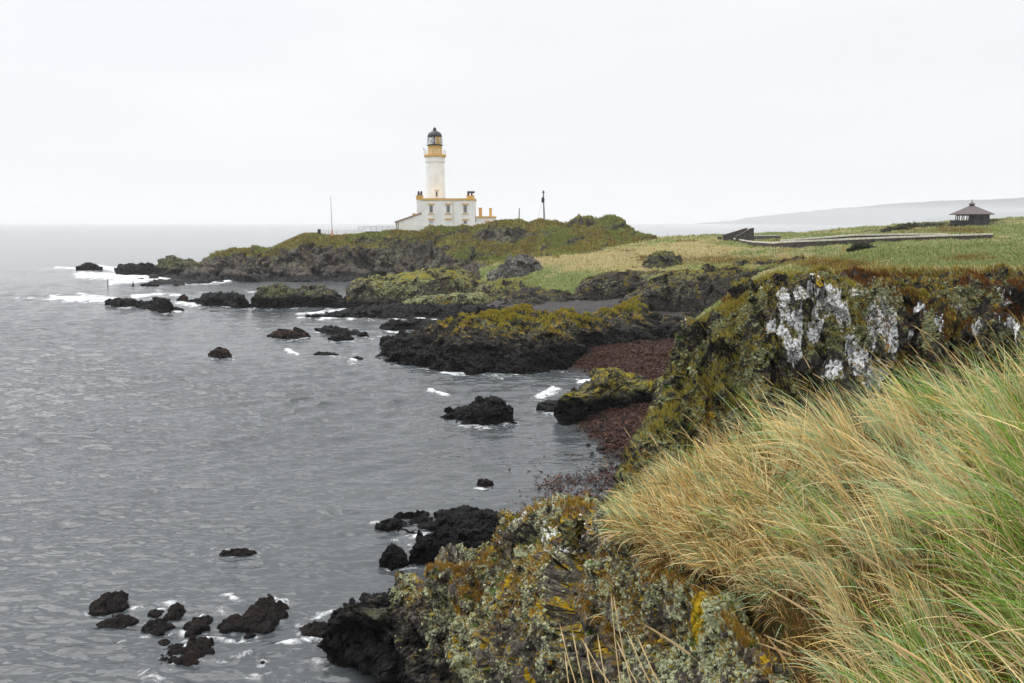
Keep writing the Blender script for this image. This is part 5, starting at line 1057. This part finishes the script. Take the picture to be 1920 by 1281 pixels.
q = W(598.8, 442, 203); tag(MB().box(q[0] - .32, q[0] + .32, 202.7, 203.3, q[2] - .6, zof(430.6, 203)).box(q[0] - .36, q[0] + .36, 202.66, 203.34, zof(430.6, 203), zof(430.0, 203)).build('gate_pillar', M_DARK, origin=(q[0], 203, q[2] - .6)), 'stout black pillar ending the railing at the headland tip', 'pillar')
q = W(692, 436, 204.5); tag(MB().box(xof(684.5, 435, 204.5), xof(712, 435, 204.5), 204.5, 205, q[2] - .8, zof(434.0, 204.5)).build('retaining_wall', M_DARK, origin=(xof(698, 435, 204.5), 204.5, q[2] - .8)), 'low dark retaining wall under the terrace railing', 'wall')
q = W(623, 443.5, 202); T = Thing('flagpole', q, 'tall thin flagpole with an orange base on the headland tip', 'flagpole')
T.part('base', MB().lathe(q[0], 202, [(.42, q[2] - .4), (.42, q[2] + .25), (.2, q[2] + .4), (.17, zof(432.5, 202))], 12), M_ORANGE)
T.part('pole', MB().tube((q[0], 202, zof(432.6, 202)), (q[0] - .12, 202, zof(368.5, 202)), .085, .05, 8), M_STEEL)
q = W(1020.7, 418, 204); T = Thing('utility_pole', q, 'tall dark wooden pole carrying a transformer right of the lighthouse', 'pole')
tp = W(1018.8, 358.5, 204); T.part('pole', MB().tube((q[0], 204, q[2] - .8), tp, .17, .12, 8), M_WOOD)
tr = T.part('transformer', MB().lathe(tp[0] - .1, 203.6, [(.32, zof(380, 204)), (.36, zof(379, 204)), (.36, zof(371.5, 204)), (.2, zof(370.6, 204))], 12), M_DARK)
T.part('insulator', MB().tube((tp[0] - .15, 203.6, zof(371, 204)), (tp[0] - .2, 203.6, zof(368.6, 204)), .07), M_STEEL, tr)
T.part('pole_top', MB().box(tp[0] - .36, tp[0] + .36, 203.85, 204.1, zof(361.6, 204), zof(360.4, 204)).lathe(tp[0], 204, [(.16, zof(360.4, 204)), (.2, zof(358, 204)), (.1, zof(357.4, 204))], 8), M_DARK)
T.part('cable', MB().tube(tp + [0, -.2, -1.4], (q[0] + .35, 203.8, q[2]), .02, n=4).tube(tp + [0, 0, -1.2], W(1006, 418, 206), .014, n=4), M_DARK)
q = W(972.6, 418, 204); T = Thing('short_pole', q, 'shorter bare wooden pole between the annexe and the transformer pole', 'pole')
T.part('pole', MB().tube((q[0], 204, q[2] - .8), W(973.8, 391, 204), .14, .1, 8), M_WOOD); T.part('cap', MB().tube(W(973.8, 391.1, 204), W(973.8, 390.2, 204), .14, .06, 8), M_STEEL)
q = WZ(201.7, 538, 0); tp = W(201.7, 524.5, q[1]); T = Thing('tide_marker', q, 'thin dark marker pole standing in the surf off the headland', 'marker')
T.part('pole', MB().tube(q - [0, 0, 1], tp, .09, .07), M_WOOD); T.part('cap', MB().tube(tp, tp + [0, 0, .12], .11), M_STEEL)

# dry-stone walls
def stone_wall(name, pts, D0, label, thick=.55, n=120, seed=1):
    """pts = (px, py coping, py foot, D)"""
    px = np.linspace(pts[0][0], pts[-1][0], n); it = lambda k: np.interp(px, [q[0] for q in pts], [q[k] for q in pts])
    Dv = it(3); top = W(px, it(1), Dv); bot = W(px, it(2), Dv); bot[:, 2] -= .6
    tz = top[:, 2] + .05 * pnoise(np.c_[px * .4, px * 0, px * 0], seed)
    o0 = np.array([top[:, 0].mean(), Dv.mean(), bot[:, 2].mean()]); T = Thing(name, o0, label, 'wall')
    def strip(lo, hi, y0, y1, hw):
        A = np.stack([top[:, 0], Dv + y0, lo], -1); B_ = np.stack([top[:, 0], Dv + y0, hi], -1); C_ = np.stack([top[:, 0], Dv + y1, hi], -1); E_ = np.stack([top[:, 0], Dv + y1, lo], -1)
        G = np.stack([E_, A, A, B_, B_, C_, C_, E_], 0); mb = MB(); 
        for i in range(n - 1):
            k = len(mb.v); mb.v += [tuple(A[i]), tuple(A[i + 1]), tuple(B_[i + 1]), tuple(B_[i]), tuple(C_[i]), tuple(C_[i + 1]), tuple(E_[i + 1]), tuple(E_[i])]
            mb.f += [(k, k + 1, k + 2, k + 3), (k + 3, k + 2, k + 5, k + 4), (k + 4, k + 5, k + 6, k + 7)]
        k = len(mb.v); mb.v += [tuple(A[0]), tuple(B_[0]), tuple(C_[0]), tuple(E_[0]), tuple(A[-1]), tuple(B_[-1]), tuple(C_[-1]), tuple(E_[-1])]; mb.f += [(k, k + 1, k + 2, k + 3), (k + 4, k + 5, k + 6, k + 7)]
        return mb
    T.part('stonework', strip(bot[:, 2], tz - .26, 0, thick, 0), M_STONE); T.part('coping', strip(tz - .26, tz, -.06, thick + .06, 0), M_CAP); return T
stone_wall('stone_wall', [(1377, 446.6, 452, 166), (1411, 452, 458, 158), (1450, 454, 463, 150), (1488, 451.5, 463, 147), (1527, 450, 462, 146), (1565, 448.6, 460, 145), (1604, 446.6, 457.6, 145), (1662, 444.2, 454, 145), (1758, 440.8, 450, 146), (1862, 437.6, 447, 147)], 0, 'long curving dry-stone wall with pale coping across the near grass', n=200)
stone_wall('stone_wall', [(1465, 449.6, 454, 160), (1546, 444.2, 450, 160), (1604, 439.4, 446, 160), (1681, 438.2, 444, 160), (1777, 437.6, 442, 158)], 0, 'second fainter stone wall running behind the long curving wall', seed=2)
for lab, outl, D in (('dark ramped stone wall rising to a point, rear one of the pair', [(1357, 452), (1357, 443), (1398, 430.2), (1401, 429.6), (1401, 452)], 170), ('dark ramped stone wall with a tall square end, front one of the pair', [(1381, 450), (1381, 445.5), (1408, 430.4), (1413.6, 429.4), (1413.6, 452)], 164)):
    pts = [(float(W(x, y, D)[0]), float(W(x, y, D)[2])) for x, y in outl]; T = Thing('ramped_wall', (pts[0][0], D, pts[0][1]), lab, 'wall', 'ramped stone walls')
    T.part('stonework', MB().prism(pts, D, D + .9), M_STONE); (a1, b1), (a2, b2) = pts[1], pts[2]
    T.part('coping', MB().prism([(a1 - .05, b1 + .002), (a2, b2 + .002), (pts[3][0] + .05, pts[3][1] + .002), (pts[3][0] + .05, pts[3][1] + .2), (a2, b2 + .2), (a1 - .05, b1 + .2)], D - .06, D + .96), M_STONE)
D = 171; T = Thing('shed', (xof(1440, 447, D), D, zof(453, D)), 'low grey flat-roofed shed between the ramped walls and the second wall', 'shed')
T.part('wall', MB().box(xof(1414, 447, D), xof(1464.5, 447, D), D, D + 4, zof(456, D), zof(443.4, D)), simple('grey blockwork', (.13, .125, .115), .9, .1, .25, 1.5)); T.part('roof', MB().box(xof(1413.2, 447, D), xof(1465.2, 447, D), D - .2, D + 4.2, zof(443.4, D), zof(441.8, D)), simple('pale felt roof', (.26, .26, .25), .9, .1, .2, 1.5))
q = W(1350.2, 450, 172); tag(MB().box(q[0] - .34, q[0] + .34, 172, 172.7, q[2] - .6, zof(445.2, 172)).box(q[0] - .4, q[0] + .4, 171.94, 172.76, zof(445.2, 172), zof(444.4, 172)).build('stone_pier', M_STONE, origin=(q[0], 172, q[2] - .6)), 'small dark stone pier left of the ramped walls', 'pier')
# fence posts along the skyline
fp = None
for i, (x, y) in enumerate([(1252, 448), (1262, 448.5), (1275, 448.5), (1290, 449), (1303, 449), (1312, 449.5), (1325, 449.5), (1339, 449.8)]):
    q = W(x, y, 180)
    if fp is None:
        fp = MB().tube((0, 0, -.6), (0.02, 0, 1.0), .06, .055, 6).tube((0.02, 0, .97), (0.02, 0, 1.06), .075, .03, 6).build('fence_post', M_WOOD); o = fp
    else: o = fp.copy(); COL.objects.link(o)
    o.location = [float(c_) for c_ in q]; o.rotation_euler = (rng.normal(0, .06), rng.normal(0, .08), 0)
    o.scale = (1, 1, float(rng.uniform(.7, 1.15)))
    tag(o, 'weathered fence post on the grass skyline, ' + ('leftmost of the row', 'second from the left', 'third from the left', 'fourth from the left', 'fourth from the stone pier', 'third from the stone pier', 'second from the stone pier', 'next to the small stone pier')[i], 'post', 'fence posts along the skyline')
# pavilion
D = 172.0; X_ = lambda x: xof(x, 410, D); Z_ = lambda y: zof(y, D); cx = X_(1823); T = Thing('pavilion', (cx, D + 3, Z_(423)), 'dark timber pavilion with a hipped roof and little cupola on the right skyline', 'pavilion')
y0, y1 = D, D + 6.2
wl = MB(); wl.box(X_(1820), X_(1853.4), y0, y1, Z_(424), Z_(402.6)); wl.box(X_(1796.4), X_(1820), y0, y0 + .16, Z_(424), Z_(413.6)).box(X_(1796.4), X_(1796.4) + .16, y0 + .16, y1, Z_(424), Z_(413.6)).box(X_(1796.4), X_(1820), y1 - .16, y1, Z_(424), Z_(413.6)).box(X_(1796.4), X_(1820), y0, y1, Z_(404.2), Z_(402.6))
T.part('wall', wl, M_TIMB)
for x in (1797.2, 1800.6, 1808.6, 1817.4):
    for ya in (y0 + .02, y1 - .2): T.part('pillar', MB().box(X_(x) - .09, X_(x) + .09, ya, ya + .18, Z_(413.6), Z_(404.2)), M_TIMB)
for x0, x1 in ((1828, 1838), (1840.5, 1851)): f = T.part('panel', MB().box(X_(x0), X_(x1), y0 - .05, y0 + .02, Z_(406.6), Z_(404.2)), M_GLASS)
for x0, x1 in ((1827, 1838), (1841, 1851.5)): T.part('shutter', MB().box(X_(x0), X_(x1), y0 - .05, y0 + .02, Z_(420.5), Z_(409)), simple('slate blue board', (.05, .05, .065), .7))
T.part('lamp', MB().lathe(X_(1841), y0 - .1, [(.1, Z_(404.4)), (.12, Z_(403.8)), (.05, Z_(403.3))], 8), simple('cream lamp', (.6, .5, .35), .5))
T.part('door', MB().box(X_(1821.4), X_(1826), y0 - .05, y0 + .02, Z_(423.5), Z_(406)), simple('dark door', (.02, .02, .024), .6))
ex0, ex1, ey0, ey1 = X_(1784.8), X_(1861.2), y0 - 1.2, y1 + 1.2; tx0, tx1 = X_(1817), X_(1828.6)
ym = (y0 + y1) / 2
T.part('roof', MB().poly([(ex0, ey0, Z_(402.4)), (ex1, ey0, Z_(402.4)), (ex1, ey1, Z_(402.4)), (ex0, ey1, Z_(402.4)), (ex0, ey0, Z_(401.4)), (ex1, ey0, Z_(401.4)), (ex1, ey1, Z_(401.4)), (ex0, ey1, Z_(401.4)), (tx0, ym - .7, Z_(386)), (tx1, ym - .7, Z_(386)), (tx1, ym + .7, Z_(386)), (tx0, ym + .7, Z_(386))],
       [(0, 1, 2, 3), (0, 1, 5, 4), (1, 2, 6, 5), (2, 3, 7, 6), (3, 0, 4, 7), (4, 5, 9, 8), (5, 6, 10, 9), (6, 7, 11, 10), (7, 4, 8, 11), (8, 9, 10, 11)]), M_ROOFP)
cu = T.part('cupola', MB().box(X_(1818.6), X_(1827.2), ym - .5, ym + .5, Z_(386.2), Z_(382.4)), M_DARK)
T.part('cupola_roof', MB().poly([(X_(1816.4), ym - .8, Z_(382.6)), (X_(1829), ym - .8, Z_(382.6)), (X_(1829), ym + .8, Z_(382.6)), (X_(1816.4), ym + .8, Z_(382.6)), (X_(1822.8), ym, Z_(377.6))], [(0, 1, 2, 3), (0, 1, 4), (1, 2, 4), (2, 3, 4), (3, 0, 4)]), M_ROOFP, cu)
T.part('finial', MB().tube((X_(1822.8), ym, Z_(378)), (X_(1822.8), ym, Z_(372.4)), .09, .02), M_DARK, cu)
dk = MB().box(X_(1784.6), X_(1796.3), y0 + .4, y1 - .4, Z_(422.5), Z_(421.8))
for k in range(9): xx = X_(1784.8) + (X_(1796.2) - X_(1784.8)) * k / 8; dk.box(xx - .05, xx + .05, y0 + .4, y0 + .5, Z_(421.8), Z_(413.8))
dk.box(X_(1784.6), X_(1796.3), y0 + .38, y0 + .52, Z_(413.8), Z_(413.0)).box(X_(1784.6), X_(1796.3), y0 + .39, y0 + .51, Z_(418), Z_(415)); T.part('deck_railing', dk, M_TIMB); T.o.rotation_euler.z = -.42; T.o.scale = (.95, .9, 1); T.o.location.x += 1.35

def ground_at(px_, py_, d0=60, d1=240):
    D = np.linspace(d0, d1, 720); X = (px_ - 960) / F * D; Zg = plateau(X, D); yy = pix(np.stack([X, D, Zg], -1))[1]
    i = int(np.argmin(np.abs(yy - py_))); return float(D[i])
# bushes
def bush(name, px_, py0, py1, wpx, D, cols_, label, group=None, n=2600, seed=0):
    c0 = W(px_, py1, D); rx = wpx * D / F * .5; rz = float(W(px_, py0, D)[2] - c0[2]); T = Thing(name, c0, label, 'bush', group)
    u = rng.normal(0, 1, (n, 3)); u /= np.linalg.norm(u, axis=1)[:, None]; r = rng.uniform(.55, 1.0, n) ** .6; lump = 1 + .35 * fbm(u * 2.2 + seed, 3, seed)
    Q = c0 + np.stack([u[:, 0] * rx, u[:, 1] * rx * .8, np.abs(u[:, 2]) * rz], -1) * (r * lump)[:, None]
    V, Fq, C = flakes(Q, .045 * rx + .05, cols_); lf = np_mesh('foliage', V - c0, Fq, M_SOFT, False, C); lf.parent = T.o
    st = MB()
    for k in range(7): a = k * .9; st.tube(c0 - [0, 0, .4], c0 + [rx * .6 * math.cos(a), rx * .5 * math.sin(a), rz * .7], .04, .02, 5)
    T.part('stem', st, M_WOOD)
DG = [(3, (.022, .030, .010)), (2, (.035, .042, .014)), (1, (.06, .05, .02))]
bush('bush', 1616, 457.5, 474, 54, ground_at(1616, 473.5), DG, 'dark rounded bush alone on the turf before the stone wall', n=5200, seed=1)
for i, (x, a_1, b_1, w_, lab) in enumerate([(1672, 425, 437, 44, 'low brown-green bush farthest left of the pavilion'), (1706, 418, 434, 64, 'wide dark bush on the rise left of the pavilion'), (1750, 418, 433, 64, 'wide dark bush nearest the pavilion deck'), (1787, 419, 430, 30, 'small dark bush at the foot of the pavilion deck'), (1862, 412, 420, 26, 'small dark bush behind the right end of the pavilion')]):
    bush('bush', x, a_1, b_1, w_, 181 if i < 4 else 190, DG + [(1, (.08, .065, .025))], lab, 'bushes around the pavilion', 1800, 3 + i)

for x, y, lab in ((1580.5, 473, 'short red marker stake in the turf left of the dark bush'), (1680.4, 474, 'red marker stake alone in the turf right of the dark bush')):
    D = ground_at(x, y); q = W(x, y, D); q[2] = float(plateau(np.array(q[0]), np.array(q[1]))); T = Thing('marker_stake', q, lab, 'stake', 'red marker stakes'); T.part('stake', MB().tube(q - [0, 0, .3], (q[0], D, zof(464, D)), .055, n=6), M_RED); T.part('tip', MB().tube((q[0], D, zof(464, D)), (q[0], D, zof(463, D)), .08, .04, 6), M_RED)

# pavilion turned to face the camera side
# dry stalks right below the camera
stalks = [(1085, 1300, 1052, 1180, 4.2), (1070, 1310, 1060, 1232, 4.4), (1100, 1310, 1075, 1192, 4.2), (1118, 1310, 1100, 1215, 4.0), (1140, 1300, 1122, 1200, 4.3), (1180, 1330, 1095, 1206, 4.0), (1165, 1300, 1146, 1118, 4.6), (1190, 1310, 1152, 1128, 4.2), (1245, 1330, 1180, 1195, 3.6), (1262, 1330, 1200, 1205, 3.7), (1215, 1320, 1160, 1210, 4.0)]
LB = ['shortest straw stalk of the left sheaf', 'low straw stalk at the sheaf foot', 'straw stalk in the middle of the left sheaf', 'upright straw stalk right of the sheaf', 'straw stalk leaning left beside the sheaf', 'straw stalk crossing the sheaf at a slant', 'tallest thin straw stalk in front of the grey rock wall', 'tall straw stalk right beside the tallest one', 'thick bent straw stalk with a tan seed head', 'thin straw stalk beside the bent one with a seed head', 'faint straw stalk between the tall pair and the bent one']
M_STALK = simple('dry stalk', (.58, .43, .22), .7, .2, .2, 20)
for (xa, ya, xb, yb, D), lb in zip(stalks, LB):
    a, b_ = W(xa, ya, D), W(xb, yb, D + .1); mid = (a + b_) / 2 + np.array([(b_[0] - a[0]) * .12, 0, .02]); T = Thing('dry_stalk', a - [0, 0, .25], lb, 'stalk', 'dry grass stalks at the bottom edge')
    T.part('stem', MB().tube(a - [0, 0, .25], a, .0036, .0036, 5).tube(a, mid, .0036, .003, 5).tube(mid, b_, .003, .0016, 5), M_STALK)
    dv = (b_ - mid) / np.linalg.norm(b_ - mid); T.part('seed_head', MB().tube(b_ - dv * .10, b_ - dv * .04, .002, .0042, 6).tube(b_ - dv * .04, b_ + dv * .03, .0042, .0008, 6), M_STALK)
print('done', time.time() - T0)
